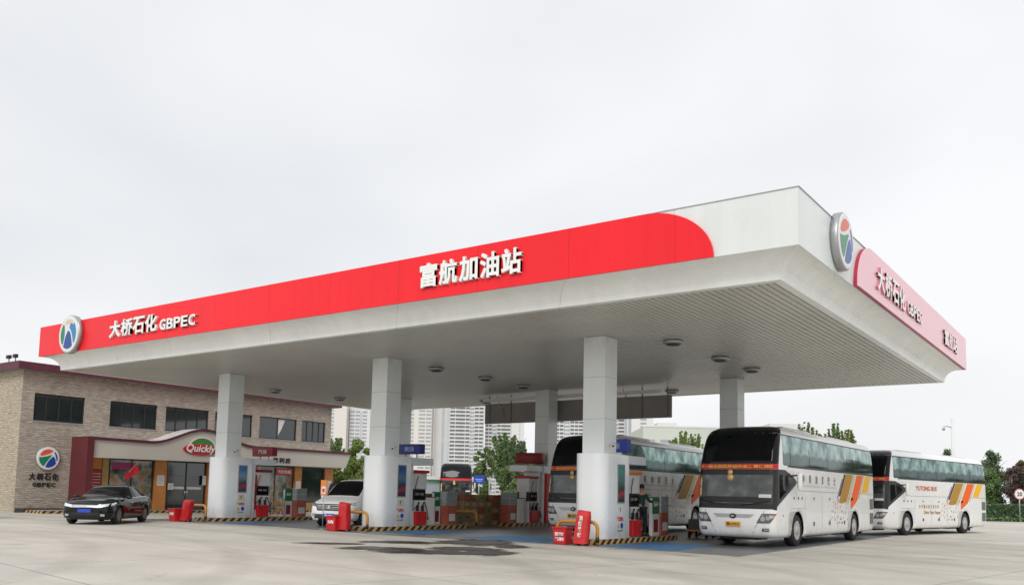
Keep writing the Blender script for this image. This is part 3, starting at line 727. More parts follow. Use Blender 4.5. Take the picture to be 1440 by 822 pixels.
cover('square bright red extinguisher cover at the middle front column', -23.72, 22.6, .46, .34, .98, .0, M['redp'], False)
bucket('red fire bucket before the white minivan', -24.10, 22.5, .5, .45, .5, ('消',))
cover('leaning red extinguisher cover at the left front column', -33.15, 22.35, .5, .36, .86, .22, M['redp'], False)
bucket('low red fire bucket at the left front column', -33.65, 22.25, .5, .5, .5, ('消',))

# dispensers -----------------------------------------------------------
def dispenser(label, xc, y, hood, panel, mast=True, group=None):
    t = thing('fuel_dispenser', label, 'fuel dispenser', (xc, y, .156))
    b = MB(); b.box(-.36, .36, -.42, .42, 0, 1.0); b.box(-.34, .34, -.40, .40, 1.002, 1.44, 1); b.box(-.36, .36, -.42, .42, 1.442, 2.08)
    b.build('body', [M['white'], M['black']], t, bevel=.02)
    b = MB(); b.box(-.44, .44, -.5, .5, 2.083, 2.2); b.build('hood', hood, t, bevel=.03)
    b = MB(); b.box(.345, .352, -.33, .33, 1.06, 1.38); b.build('display', M['tint'], t)
    b = MB(); b.box(.353, .358, -.24, -.02, 1.2, 1.3); b.box(.353, .358, .04, .26, 1.2, 1.3); b.build('readout', M['midgrey'], t)
    b = MB(); b.box(.362, .5, -.32, .32, .04, .56); b.build('nozzle_box', panel, t, bevel=.02)
    for yy in (-.16, .14):
        b = MB(); b.box(.37, .46, yy-.035, yy+.035, .58, .80); b.tube([(.42, yy, .78), (.44, yy+.03, .90), (.40, yy+.12, .93)], .025, 8); nz = b.build('nozzle', M['black'], t)
        b = MB(); pts = []
        for k in range(15):
            f = k/14; pts.append((.42+.07*math.sin(f*PI), yy+.12+(.22 if yy > 0 else -.42)*math.sin(f*PI)**.8*(1 if yy > 0 else 1)+(-.12)*f, .92+(1.05*f-.75*math.sin(f*PI)) if yy < 0 else .92-.55*math.sin(f*PI)-.25*f))
        b.tube(pts, .016, 7); b.build('hose', M['rubber'], t)
    b = MB(); b.box(-.2, .2, -.423, -.421, .9, 1.8); b.build('side_label', M['paper'], t)
    if mast:
        b = MB(); b.box(.363, .42, -.47, -.36, .35, 1.95); b.build('mast', panel, t, bevel=.01)
    return t
dispenser('white fuel dispenser with black display and orange hood at the right front column', XC[2], 26.35, M['orange'], M['redp'], False)
dispenser('white fuel dispenser with black display and red hood at the middle front column', XC[1], 26.35, M['redp'], M['redp'], False)
dispenser('white fuel dispenser with tall red and black hose mast at the left front column', XC[0], 26.35, M['crimson'], M['redp'], True)
dispenser('white fuel dispenser in front of the rear middle column', XC[1], 34.5, M['redp'], M['redp'], False)
t = thing('red_cabinet', 'tall red cabinet against the rear middle column beside the dispenser', 'cabinet', (XC[1]+.60, 35.65, .156))
b = MB(); b.box(-.02, .12, -.6, .6, 0, 2.35); b.build('panel', M['redp'], t, bevel=.02)
b = MB(); b.box(.122, .13, -.25, -.05, .9, 1.9); b.build('slot', M['green'], t)
b = MB(); b.box(.122, .135, .3, .33, 1.0, 1.25); b.build('handle', M['chrome'], t)

# lane signs
def lane_sign(label, x, y, z0, w_, h_, m, txt, tm, rot=0):
    t = thing('lane_sign', label, 'sign', (x, y, 2.845))
    b = MB(); b.box(-w_/2, w_/2, -.15, .15, z0-2.845, z0+h_-2.845); b.build('box', m, t, bevel=.015)
    b = MB()
    for s in (-.3, .3): b.tube([(s, 0, 0), (s, 0, z0-2.845)], .025, 8)
    b.build('post', M['alu'], t)
    place_text('lettering', txt, w_*.42, h_*.5, (0, -.152, z0+h_/2-2.845), (0, -1, 0), tm, t, .004, .04)
    return t
lane_sign('bright blue lane sign box on the portal of the right front column', XC[2]-.33, 26.35, 2.99, .98, .44, M['blue'], '柴油', M['paleblue'])
lane_sign('navy blue lane sign box on the portal of the middle front column', XC[1]-.1, 26.3, 3.0, 1.2, .40, M['navy'], '柴油', M['paleblue'])
lane_sign('dark crimson lane sign box on the portal of the left front column', XC[0]+.35, 26.4, 2.98, 1.45, .42, M['crimson'], '汽油', M['lg_pale'])
t = thing('round_lane_sign', 'faded red drum-shaped lane sign above the rear middle dispenser', 'sign', (XC[1]-.2, 34.9, 2.845))
b = MB(); b.lathe([(.72, .12), (.78, .16), (.78, .58), (.72, .62)], seg=32, sc=(1, .75)); b.build('drum', mat('faded_drum_red', (.28, .03, .03), .5, 0, .2, 3), t)
b = MB(); b.tube([(-.3, 0, 0), (-.3, 0, .13)], .03); b.tube([(.3, 0, 0), (.3, 0, .13)], .03); b.build('post', M['alu'], t)

# cctv cameras on columns
def cctv(label, c, d):
    t = thing('security_camera', label, 'security camera', c)
    b = MB(); b.tube([(0, 0, 0), (.12, 0, 0)], .02, 8); b.lathe([(.05, 0), (.05, .01)], axis='x', seg=12); b.build('bracket', M['white'], t)
    v = Vector(d).normalized(); p = Vector((.15, 0, .03)); b = MB(); b.tube([p-v*.05, p+v*.2], .045, 12); b.build('housing', M['white'], t)
    b = MB(); b.tube([p+v*.201, p+v*.215], .035, 12); b.build('lens', M['black'], t)
    return t
cctv('white bullet security camera on the right front column beside the blue sign', (XC[2]+.402, 24.6, 3.12), (.4, -1, -.35))
cctv('white bullet security camera on the middle front column under the navy sign', (XC[1]+.402, 24.6, 3.15), (.4, -1, -.3))
cctv('white bullet security camera on the left front column', (XC[0]+.402, 24.7, 3.12), (.4, -1, -.3))

# poster and notices on cladding sides
def poster_art(i):
    m = mat('poster_print', (.1, .2, .3), .35, coat=.3); N, L, b = nodes(m)
    tc = N.new('ShaderNodeTexCoord'); sp = N.new('ShaderNodeSeparateXYZ'); L.new(tc.outputs['Generated'], sp.inputs[0])
    n = N.new('ShaderNodeTexNoise'); n.inputs['Scale'].default_value = 2.6; n.inputs['Detail'].default_value = 4; L.new(tc.outputs['Generated'], n.inputs['Vector'])
    ad = N.new('ShaderNodeMath'); ad.operation = 'MULTIPLY_ADD'; ad.inputs[1].default_value = .35; L.new(n.outputs['Fac'], ad.inputs[0]); L.new(sp.outputs['Z'], ad.inputs[2])
    tops = [((.02, .05, .05), (.45, .05, .06), (.12, .2, .2), (.1, .28, .28)), ((.02, .03, .06), (.35, .04, .06), (.10, .2, .32), (.03, .10, .28)), ((.03, .05, .08), (.38, .05, .07), (.2, .3, .42), (.05, .16, .4))][i]
    r = ramp(N, [(.2, tops[0]), (.38, tops[1]), (.5, tops[0]), (.75, tops[2]), (1.0, tops[3])]); L.new(ad.outputs[0], r.inputs['Fac']); L.new(r.outputs['Color'], b.inputs['Base Color']); return m
SD = ['right', 'middle', 'left']
for i, xc in enumerate(reversed(XC)):
    xx = xc+.572; nm = SD[i]
    t = thing('poster', f'tall framed poster with dark picture on the {nm} front column cladding', 'poster', (xx, 25.05, 1.9))
    b = MB(); b.box(0, .02, -.24, .24, -.62, .62); b.build('frame', M['alu'], t)
    b = MB(); b.box(.021, .024, -.20, .20, -.58, .58); b.build('print', poster_art(i), t)
    t = thing('notice', f'small yellowish notice under the poster on the {nm} front column cladding', 'notice', (xx, 25.02, 1.05))
    b = MB(); b.box(0, .006, -.18, .18, -.14, .14); b.build('sheet', M['lg_pale'] if i else M['paper'], t)
    place_text('symbol', '!', .05, .14, (.007, 0, .02), (1, 0, 0), M['text_black'], t, .003, .05)
    t = thing('safety_lettering', f'red safety characters with triangle and circle symbols on the {nm} front column cladding', 'notice', (xx, 25.02, .7))
    place_text('lettering', '严禁烟火', .44, .15, (.0, 0, .07), (1, 0, 0), M['text_red'], t, .004, .08)
    b = MB(); b.add([(.004, -.2, -.22), (.004, -.02, -.22), (.004, -.11, -.05)], [(0, 1, 2)]); b.build('triangle', M['text_yellow'], t)
    place_text('symbol', '!', .025, .1, (.006, -.11, -.16), (1, 0, 0), M['text_black'], t, .003, .05)
    b = MB(); b.lathe([(.09, 0), (.09, .004)], (.002, .11, -.14), 'x', 20); b.build('circle', M['blue'], t)
    place_text('caption', '禁止 必须', .34, .05, (.003, 0, -.3), (1, 0, 0), M['text_black'], t, .003, .05)

# standing boards, lockers, cabinets on islands
def board(label, x, y, top, body, w_=.5, h_=1.35, txt='加油卡'):
    t = thing('display_board', label, 'display board', (x, y, .156))
    b = MB(); b.box(-.06, .06, -w_/2, w_/2, 0, h_*.56); b.build('lower_panel', body, t, bevel=.01)
    b = MB(); b.box(-.06, .06, -w_/2, w_/2, h_*.561, h_); b.build('upper_panel', top, t, bevel=.01)
    b = MB(); b.box(.061, .066, -w_*.3, w_*.3, .12, h_*.42); b.build('print', M['crimson'], t)
    place_text('lettering', txt, w_*.6, .14, (.062, 0, h_*.8), (1, 0, 0), M['letter'], t, .004, .05)
    b = MB(); b.box(-.058, .058, -w_/2-.004, -w_/2-.001, .05, h_-.05); b.build('edge', M['white'], t)
    return t
def locker(label, x, y, h_=1.35):
    t = thing('supply_locker', label, 'locker', (x, y, .156))
    b = MB(); b.box(-.25, .25, -.3, .3, 0, h_*.6); b.build('base', mat('locker_orange', (.42, .10, .06), .5, 0, .3, 3), t, bevel=.015)
    b = MB(); b.box(-.24, .24, -.29, .29, h_*.6+.002, h_); b.build('glass_case', mat('locker_glass', (.25, .3, .3), .15, coat=.5), t)
    b = MB()
    for z in (h_*.6, h_*.8, h_): b.box(-.255, .255, -.305, .305, z-.01, z+.012)
    for sx in (-.25, .23):
        for sy in (-.3, .28): b.box(sx, sx+.02, sy, sy+.02, h_*.6, h_)
    b.build('frame', M['alu'], t)
    b = MB(); b.box(.252, .26, -.2, .2, .15, .45); b.build('label_panel', M['paper'], t)
    return t
board('green and white standing board with red print on the right front island', XC[2]+.28, 28.05, M['green'], M['white'], .55)
locker('glass and orange supply locker on the right front island', XC[2]+.05, 28.85)
board('green standing board on the middle front island', XC[1]+.05, 27.75, M['green'], M['white'], .4)
locker('glass and orange supply locker on the middle front island', XC[1]+.05, 28.5)
t = thing('white_cabinet', 'plain white cabinet with black top on the middle front island', 'cabinet', (XC[1]+.02, 27.1, .156))
b = MB(); b.box(-.3, .3, -.26, .26, 0, 1.12); b.build('body', M['white'], t, bevel=.02)
b = MB(); b.box(-.32, .32, -.28, .28, 1.122, 1.15); b.build('top', M['black'], t)
b = MB(); b.box(.301, .315, .18, .2, .5, .75); b.build('handle', M['chrome'], t)
t = dup(t, (XC[1]+.05, 33.5, .156), 0, 'plain white cabinet at the front end of the rear island beside the cartons')
board('white standing board with green top and black print on the left front island', XC[0]+.1, 28.1, M['green'], M['white'], .45, txt='会员')
locker('glass and orange supply locker on the left front island', XC[0]+.05, 28.8)
t = thing('merchandise_rack', 'low wire rack with yellow bottles on the left front island', 'rack', (XC[0]+.05, 27.35, .156))
b = MB()
for sx in (-.25, .22):
    for sy in (-.42, .4): b.box(sx, sx+.025, sy, sy+.025, 0, 1.0)
for z in (.12, .5, .88): b.box(-.25, .245, -.42, .425, z, z+.015)
b.build('frame', M['alu'], t)
for z in (.135, .515):
    for k in range(5):
        b = MB(); b.lathe([(.05, 0), (.05, .16), (.02, .2), (.02, .24)], (.16, -.34+k*.17, z), seg=10); b.build('bottle', M['yellow'] if k % 2 else M['orange'], t)
locker('glass and red supply locker at the front end of the rear island', XC[1]+.02, 32.95, 1.4)

# charger pillar and sign in front of the minivan
t = thing('charging_post', 'dark blue charging post between the left island and the minivan', 'charging post', (-31.6, 29.3, 0))
b = MB(); b.tube([(0, 0, 0), (0, 0, .7)], .05, 10); b.build('pole', M['darkgrey'], t)
b = MB(); b.prism([(-.28*math.cos(a)*1, .62*math.sin(a)+1.2) for a in [k*PI/12 for k in range(24)]], 'y', -.1, .1); b.build('head', mat('charger_blue', (.02, .025, .05), .3), t, bevel=.02)
b = MB(); b.box(-.12, .12, -.106, -.101, 1.05, 1.5); b.build('screen', M['midgrey'], t)
t = thing('pole_sign', 'small orange and white sign on a thin pole before the minivan', 'sign', (-25.2, 22.9, 0))
b = MB(); b.tube([(0, 0, 0), (0, 0, 1.3)], .016, 8); b.lathe([(.16, 0), (.14, .03)], seg=14); b.build('pole', M['alu'], t)
b = MB(); b.box(-.17, .17, -.02, .02, 1.28, 1.86); b.build('plate', M['orange'], t, bevel=.01)
b = MB(); b.box(-.11, .11, -.024, -.021, 1.34, 1.62); b.build('print', M['paper'], t)
b = MB(); b.box(-.06, .06, -.027, -.025, 1.40, 1.54); b.build('symbol', M['redp'], t)

# cartons: individual boxes in a stack
M['carton'] = mat('carton_board', (.33, .22, .12), .8, 0, .25, 4); M['carton2'] = mat('carton_shrink', (.25, .18, .10), .45, 0, .3, 4)
M['carton3'] = mat('carton_reddish', (.25, .11, .06), .7, 0, .25, 4)
cw, cd, chh = .50, .44, .285
protos = []
for k, m in enumerate((M['carton'], M['carton2'], M['carton3'])):
    b = MB(); b.box(-cd/2, cd/2, -cw/2, cw/2, 0, chh-.01); me = b.mesh('carton', m)
    b2 = MB(); b2.box(cd/2+.001, cd/2+.003, -.12, .12, .08, .2); b2.box(-cd/2, cd/2, -.025, .025, chh-.009, chh-.007)
    protos.append((me, b2.mesh('label', mat('carton_label', [(.5, .35, .18), (.08, .18, .07), (.45, .08, .05)][k], .7))))
rk = random.Random(5)
for ix in range(-3, 3):
    for iy in range(7):
        for iz in range(5):
            if (ix == 2 and iy == 0 and iz >= 2) : continue
            if ix < 2 and 0 < iy < 6 and iz < 4: continue
            if iz == 4 and rk.random() < .18: continue
            pm, pl_ = protos[rk.choice([0, 0, 1, 2])]
            c = link('carton', pm, None, (-25.35+ix*(cd+.015)+rk.uniform(-.012, .012), 29.95+iy*(cw+.02)+rk.uniform(-.01, .01), .003+iz*chh), rk.uniform(-.02, .02), .008)
            tag(c, 'brown cardboard carton in the big stack behind the middle island', 'carton', 'cartons stacked behind the middle island')
            l = link('label', pl_, c)
# ------------------------------------------------------------------ coach
PROF = [(.30, 1.19, 5.78, -5.80), (.38, 1.245, 5.92, -5.92), (.55, 1.272, 5.985, -5.97), (.9, 1.277, 6.0, -5.99), (1.3, 1.277, 5.97, -6.0), (1.8, 1.277, 5.92, -6.0), (2.3, 1.275, 5.86, -5.98),
        (2.6, 1.268, 5.80, -5.96), (3.0, 1.25, 5.68, -5.92), (3.3, 1.225, 5.53, -5.88), (3.48, 1.195, 5.40, -5.83), (3.60, 1.13, 5.24, -5.77), (3.68, 1.01, 5.02, -5.68), (3.73, .80, 4.72, -5.52), (3.75, .45, 4.3, -5.2)]
def bp(z):
    if z <= PROF[0][0]: return PROF[0][1:]
    for a, b in zip(PROF, PROF[1:]):
        if z <= b[0]:
            f = (z-a[0])/(b[0]-a[0]); return tuple(a[i]+(b[i]-a[i])*f for i in (1, 2, 3))
    return PROF[-1][1:]
BOW, RC = .10, .22
def BP(t, z):
    hw, xf, xr = bp(z); s = 1 if t >= 0 else -1; t = abs(t); rcy = min(RC, hw*.6)
    if t <= 1: y = t*(hw-rcy); x = xf-BOW*t*t
    elif t <= 2: a = (t-1)*PI/2; x = xf-BOW-RC*1.15*(1-math.cos(a)); y = hw-rcy+rcy*math.sin(a)
    elif t <= 3:
        xa = xf-BOW-RC*1.15; xb = xr+.16; x = xa+(xb-xa)*(t-2); y = hw
    elif t <= 4: a = (t-3)*PI/2; x = xr+.16-.16*math.sin(a); y = hw-.16+.16*math.cos(a)
    else: x = xr; y = (hw-.16)*(5-t)
    return Vector((x, s*y, z))
def tx(x, z, side=1):
    hw, xf, xr = bp(z); xa = xf-BOW-RC*1.15; xb = xr+.16; return side*(2+(xa-x)/(xa-xb))
def BO(t, z, off):
    e = 1e-3; d1 = BP(t+e, z)-BP(t-e, z); d2 = BP(t, z+e)-BP(t, z-e); n = d1.cross(d2)
    if n.length < 1e-12: n = Vector((0, 0, 1))
    n.normalize(); p = BP(t, z)
    c = Vector((0, 0, 1.8)); q = p-c; q.x *= .2
    if n.dot(q) < 0: n = -n
    return p+n*off
def patch(b, z0, z1, tl, tr, off=.004, nz=8, nt=8, r=0, m=0):
    """sheet on the coach skin between heights, limits are functions of z; r rounds the corners (in t units per m)"""
    rows = []
    tl = tl if callable(tl) else (lambda z, v=tl: v); tr = tr if callable(tr) else (lambda z, v=tr: v)
    zs = [z0+(z1-z0)*k/nz for k in range(nz+1)]
    if r: zs = sorted(set([z0+(z1-z0)*k/nz for k in range(nz+1)]+[z0+r*(1-math.cos(a)) for a in (.4, .8, 1.2)]+[z1-r*(1-math.cos(a)) for a in (.4, .8, 1.2)]))
    for z in zs:
        a, c = tl(z), tr(z); ins = 0
        if r:
            for d in (z-z0, z1-z):
                if d < r: ins = max(ins, r-math.sqrt(max(0, r*r-(r-d)**2)))
        sg = 1 if c > a else -1; ins_t = ins*PATCH_T
        rows.append([BO(a+sg*ins_t+(c-a-2*sg*ins_t)*j/nt, z, off) for j in range(nt+1)])
    b.grid(rows, m); return b
PATCH_T = .09
def sidepoly(b, pts, side=1, off=.006, m=0):
    """flat-ish polygon on the coach side given as (x, z); subdivided into a fan over z rows by simple triangulation"""
    b.add([BO(tx(x, z, side), z, off) for x, z in pts], [tuple(range(len(pts)))], m); return b

def bool_cut(me, cutter_mb, mats, name):
    o = bpy.data.objects.new(name, me); COL.objects.link(o)
    cme = cutter_mb.mesh('cut', mats); bm = bmesh.new(); bm.from_mesh(cme); bmesh.ops.remove_doubles(bm, verts=bm.verts, dist=1e-6); bmesh.ops.recalc_face_normals(bm, faces=bm.faces); bm.to_mesh(cme); bm.free()
    c = bpy.data.objects.new('cut', cme); COL.objects.link(c)
    md = o.modifiers.new('b', 'BOOLEAN'); md.operation = 'DIFFERENCE'; md.object = c; md.solver = 'EXACT'
    bpy.context.view_layer.update()
    r = bpy.data.meshes.new_from_object(o.evaluated_get(DG()))
    bpy.data.objects.remove(o); bpy.data.objects.remove(c); r.name = name
    return r

WX = (3.68, -3.05)
def coach_body_mesh():
    b = MB(); ts = [0, .25, .5, .75, 1, 1.2, 1.4, 1.6, 1.8, 2]+[2+k/12 for k in range(1, 12)]+[3, 3.25, 3.5, 3.75, 4, 4.5, 5]
    full = ts+[-t for t in reversed(ts[1:-1])]
    zs = sorted(set([p[0] for p in PROF]+[.45, .7, 1.1, 1.55, 2.05, 2.45, 2.8, 3.15, 3.4, 3.54, 3.64]))
    rows = [[BP(t, z) for t in full]+[BP(full[0], z)] for z in zs]
    b.grid(rows, 0, True)
    b.add(rows[0][:-1], [tuple(range(len(full)))], 1); b.add(rows[-1][:-1], [tuple(range(len(full)))], 0)
    mats = [M['buswhite'], M['black']]
    me = b.mesh('body', mats)
    bm = bmesh.new(); bm.from_mesh(me); bmesh.ops.remove_doubles(bm, verts=bm.verts, dist=1e-5); bmesh.ops.recalc_face_normals(bm, faces=bm.faces); bm.to_mesh(me); bm.free()
    cut = MB()
    for x in WX:
        for s in (-1, 1):
            p = [(x+.60*math.cos(a), .48+.62*math.sin(a)) for a in [k*PI/14 for k in range(15)]]+[(x-.60, .1), (x+.60, .1)]
            cut.prism(p, 'y', s*.72, s*1.5, 1)
    me = bool_cut(me, cut, mats, 'body')
    return me
BODY = coach_body_mesh()

def wheel_parts(t, x, y, r, wdt, rim, side, bolts=True, name='wheel'):
    b = MB(); prof = [(r*.62, -wdt/2), (r*.93, -wdt/2), (r, -wdt*.36), (r, wdt*.36), (r*.93, wdt/2), (r*.62, wdt/2)]
    b.lathe(prof, (0, 0, 0), 'y', 32); wl = b.build(name, M['rubber'], t, (x, y, r))
    s = side
    b = MB(); q = [(r*.60, wdt*.5*s+.002*s), (r*.60, wdt*.46*s), (r*.52, wdt*.38*s), (r*.50, wdt*.30*s), (r*.30, wdt*.42*s), (r*.26, wdt*.56*s), (r*.16, wdt*.6*s)]
    q = [(r*.62, wdt*.51*s), (r*.56, wdt*.53*s), (r*.53, wdt*.4*s), (r*.36, wdt*.28*s), (r*.3, wdt*.45*s), (r*.26, wdt*.6*s), (r*.1, wdt*.62*s)]
    b.lathe(q, (0, 0, 0), 'y', 28)
    if bolts:
        for k in range(10):
            a = 2*PI*k/10; b.lathe([(.018, wdt*.3*s), (.018, wdt*.42*s)], (r*.40*math.cos(a), 0, r*.40*math.sin(a)), 'y', 6)
    b.build('rim', rim, wl)
    return wl
M['alloy'] = mat('grey_alloy', (.22, .22, .23), .35, .8)
M['steelrim'] = mat('steel_rim', (.5, .5, .5), .4, .6, .1, 6)

def coach(label, loc, rz, variant=1):
    t = thing('coach', label, 'coach', loc, rz, None); t.scale = (1, 1, 1.035)
    link('body', BODY, t)
    # --- front: black upper windscreen, wraps to the corners
    b = MB(); patch(b, 2.52, 3.735, -2.0, 2.0, .008, 16, 28, r=.1); b.build('upper_windscreen', M['tint'], t)
    b = MB(); patch(b, 2.36, 2.515, -1.98, 1.98, .010, 3, 26); bn = b.build('red_banner', mat('banner_red', (.62, .008, .02), .5, 0, .1, 3), t)
    if variant != 4:
        # banner lettering follows the bowed front
        s = '第十一届全国民族运动会赛事保障用车'
        mb = glyph_mesh('lettering', s, M['text_yellow'], .06, .01)
        xs = [v.co.x for v in mb.vertices]; ys = [v.co.y for v in mb.vertices]; x0, x1, y0, y1 = min(xs), max(xs), min(ys), max(ys)
        for v in mb.vertices:
            f = (v.co.x-x0)/(x1-x0); g_ = (v.co.y-y0)/(y1-y0); v.co = BO(-1.35+2.7*f, 2.385+.105*g_, .013+(.002 if v.co.z > 0 else 0))
        link('lettering', mb, t)
    b = MB(); patch(b, 1.16, 2.355, -1.95, 1.95, .006, 12, 26, r=.1); b.build('lower_windscreen_surround', M['black'], t)
    b = MB(); patch(b, 1.32, 2.18, -1.42, 1.42, .011, 10, 22, r=.12); ws = b.build('lower_windscreen', M['wsglass'], t)
    b = MB(); patch(b, 1.34, 1.52, -1.36, 1.36, .0135, 3, 20, r=.05); b.build('dashboard', M['black'], ws)
    b = MB(); patch(b, 1.50, 1.60, .75, 1.3, .017, 2, 6); b.build('paper_strip', M['paper'], ws)
    b = MB(); patch(b, 1.50, 2.12, -1.38, -1.12, .017, 4, 4); b.build('route_board', M['olive'], ws)
    b = MB(); patch(b, 1.56, 1.78, -1.34, -1.2, .021, 3, 3); patch(b, 1.84, 2.06, -1.34, -1.2, .021, 3, 3); b.build('board_print', M['paper'], ws)
    c_ = BO(-.12, 2.26, .02); b = MB(); b.lathe([(.03, 0), (.085, .01), (.085, .03), (.03, .045)], tuple(c_), 'x', 18); b.lathe([(.03, 0), (.11, .01), (.11, .03), (.03, .045)], (c_.x+.0, c_.y, c_.z-.16), 'x', 18); b.build('gold_ornament', mat('ornament_gold', (.7, .48, .2), .35, .3), t)
    for s in (-1, 1):
        b = MB(); p0 = BO(s*.25, 1.27, .03); p1 = BO(s*1.05, 1.36, .035); b.tube([p0, p1], .012, 6); b.tube([BO(s*.5, 1.30, .04), BO(s*1.25, 1.42, .03)], .008, 6); b.build('wiper', M['black'], t)
    # chrome strip and badge
    b = MB(); patch(b, .89, 1.0, lambda z: -.52-(z-.9)*1.2, lambda z: .52+(z-.9)*1.2, .008, 3, 16); b.build('grille_strip', M['alu'], t)
    b = MB(); c = BO(0, .94, .0); b.lathe([(.105, .0), (.105, .03), (.09, .04)], (c.x, 0, c.z), 'x', 22, sc=(1, .72)); bd = b.build('badge', M['black'], t)
    b = MB(); b.lathe([(.06, .041), (.055, .046)], (c.x, 0, c.z), 'x', 18, sc=(1, .6)); b.build('badge_mark', M['alu'], bd)
    b = MB(); c = BO(0, .70, 0); b.box(c.x+.004, c.x+.03, -.24, .24, .62, .77); pl_ = b.build('licence_plate', M['plate_y'], t)
    place_text('lettering', '豫A·U7315', .40, .095, (c.x+.031, 0, .695), (1, 0, 0), M['text_black'], pl_, .003, .05)
    # shut lines of the bumper
    b = MB()
    for s in (-1, 1): b.tube([BO(s*(.92), 1.12, .003), BO(s*.86, .9, .003), BO(s*.66, .62, .003), BO(s*.58, .42, .003)], .008, 5)
    b.build('seam', M['seam'], t)
    for s in (-1, 1):
        lo = lambda z, s=s: s*(.68+(z-.72)*.55) ; hi = lambda z, s=s: s*(1.18+(z-.72)*2.3)
        b = MB(); patch(b, .74, 1.03, lo, hi, .010, 6, 12, r=.05); h = b.build('headlight', M['headglass'], t)
        b = MB()
        for (tt, zz, rr) in ((.88, .87, .075), (1.08, .89, .065), (1.3, .93, .055)):
            p = BO(s*tt, zz, .012); n = (BO(s*tt, zz, .1)-p).normalized(); b.tube([p-n*.01, p+n*.012], rr, 14)
        b.build('lens', M['lamp'], h)
        b = MB(); patch(b, .90, .98, lambda z, s=s: s*1.42, lambda z, s=s: s*(1.17+(z-.72)*2.2), .016, 2, 4); b.build('indicator', M['amber'], h)
        b = MB(); patch(b, .50, .59, s*.86, s*1.16, .010, 3, 5, r=.03); b.build('fog_lamp', M['black'], t)
        b = MB(); patch(b, .52, .57, s*.90, s*1.12, .014, 2, 5); b.build('fog_lens', M['lamp'], t)
        # mirrors
    # --- sides
    for s in (1, -1):
        # side glass band
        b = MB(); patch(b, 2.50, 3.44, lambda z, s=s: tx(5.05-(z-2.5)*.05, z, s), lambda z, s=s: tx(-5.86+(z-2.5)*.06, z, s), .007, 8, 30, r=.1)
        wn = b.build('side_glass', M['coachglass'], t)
        for x in (4.35, 2.42, .4, -1.67, -3.75):
            b = MB(); b.add([BO(tx(x+.02, 2.53, s), 2.53, .010), BO(tx(x-.02, 2.53, s), 2.53, .010), BO(tx(x-.02, 3.0, s), 3.0, .010), BO(tx(x-.02, 3.42, s), 3.42, .010), BO(tx(x+.02, 3.42, s), 3.42, .010), BO(tx(x+.02, 3.0, s), 3.0, .010)], [(0, 1, 2, 5), (5, 2, 3, 4)]); b.build('mullion', M['black'], wn)
        b = MB(); patch(b, 2.455, 2.52, lambda z, s=s: tx(4.6, z, s), lambda z, s=s: tx(-5.86, z, s), .009, 2, 20); patch(b, 3.42, 3.46, lambda z, s=s: tx(5.05, z, s), lambda z, s=s: tx(-5.86, z, s), .009, 2, 20); b.build('glass_edge', M['black'], wn)
        # black driver window area sweeping back to a point
        b = MB()
        zs = [1.14+k*(2.36-1.14)/14 for k in range(15)]
        def xe(z):
            if z > 1.98: return 3.74+ (1.15*((z-1.98)/.38)**1.6 if z < 2.37 else 1.15)
            return 3.74+(5.9-3.74)*(1.98-z)/.84
        rows = []
        for z in zs:
            a = 1.9*s; c = tx(min(xe(z), 5.62), z, s)
            if xe(z) > 5.55: a = 1.55*s; c = min(abs(c), 1.9+.05)*s
            rows.append([BO(a+(c-a)*j/10, z, .009) for j in range(11)])
        b.grid(rows); dw = b.build('side_window_surround', M['black'], t)
        b = MB(); patch(b, 1.45, 2.2, lambda z, s=s: tx(5.42, z, s), lambda z, s=s: tx(min(5.3, xe(z)+.35), z, s), .013, 6, 8, r=.08); b.build('driver_window', M['tint'], dw)
        if s > 0:
            b = MB(); p = BP(tx(4.2, 2.02), 2.02)
            b.lathe([(.04, -.30), (.11, -.26), (.14, -.1), (.14, .15), (.10, .27), (.03, .3)], (p.x+.0, p.y+.24, p.z), 'z', 16, sc=(1, .55)); b.build('mirror', M['buswhite'], t)
            b = MB(); b.tube([(p.x+.05, p.y, p.z+.18), (p.x+.02, p.y+.2, p.z+.2)], .025, 8); b.build('mirror_arm', M['black'], t)
        # belt seam
        b = MB(); patch(b, 1.735, 1.75, lambda z, s=s: tx(3.55, z, s), lambda z, s=s: tx(-5.9, z, s), .0065, 1, 20)
        for x in (2.9, 1.1, -.75, -2.2):
            patch(b, .36, 1.60, lambda z, s=s, x=x: tx(x, z, s), lambda z, s=s, x=x: tx(x-.012, z, s), .0055, 6, 1)
        patch(b, 1.18, 1.192, lambda z, s=s: tx(4.4, z, s), lambda z, s=s: tx(2.9, z, s), .0055, 1, 6)
        b.build('seam', M['seam'], t)
        b = MB()
        for x in (4.05, 3.62, 3.25, 2.0, .2, -1.65): sidepoly(b, [(x+.045, 1.47), (x-.045, 1.47), (x-.045, 1.55), (x+.045, 1.55)], s, .008)
        for x in (2.0, .2, -1.65): sidepoly(b, [(x+.07, .62), (x-.07, .62), (x-.07, .75), (x+.07, .75)], s, .008)
        for x in (5.1, 5.1): sidepoly(b, [(x+.03, .95), (x-.03, .95), (x-.03, 1.0), (x+.03, 1.0)], s, .008)
        b.build('latch', M['darkgrey'], t)
        # engine vents
        for z0, z1 in ((1.14, 1.56), (.58, 1.01)):
            b = MB(); sidepoly(b, [(-5.27, z0), (-5.78, z0), (-5.78, z1), (-5.27, z1)], s, .007); v_ = b.build('vent', M['midgrey'], t)
            b = MB()
            for k in range(7):
                zz = z0+.03+k*(z1-z0-.04)/7; sidepoly(b, [(-5.29, zz), (-5.76, zz), (-5.76, zz+.02), (-5.29, zz+.02)], s, .012)
            b.build('vent_slat', M['darkgrey'], v_)
        # livery: slanted bands, x moves back as they rise
        sl = .95
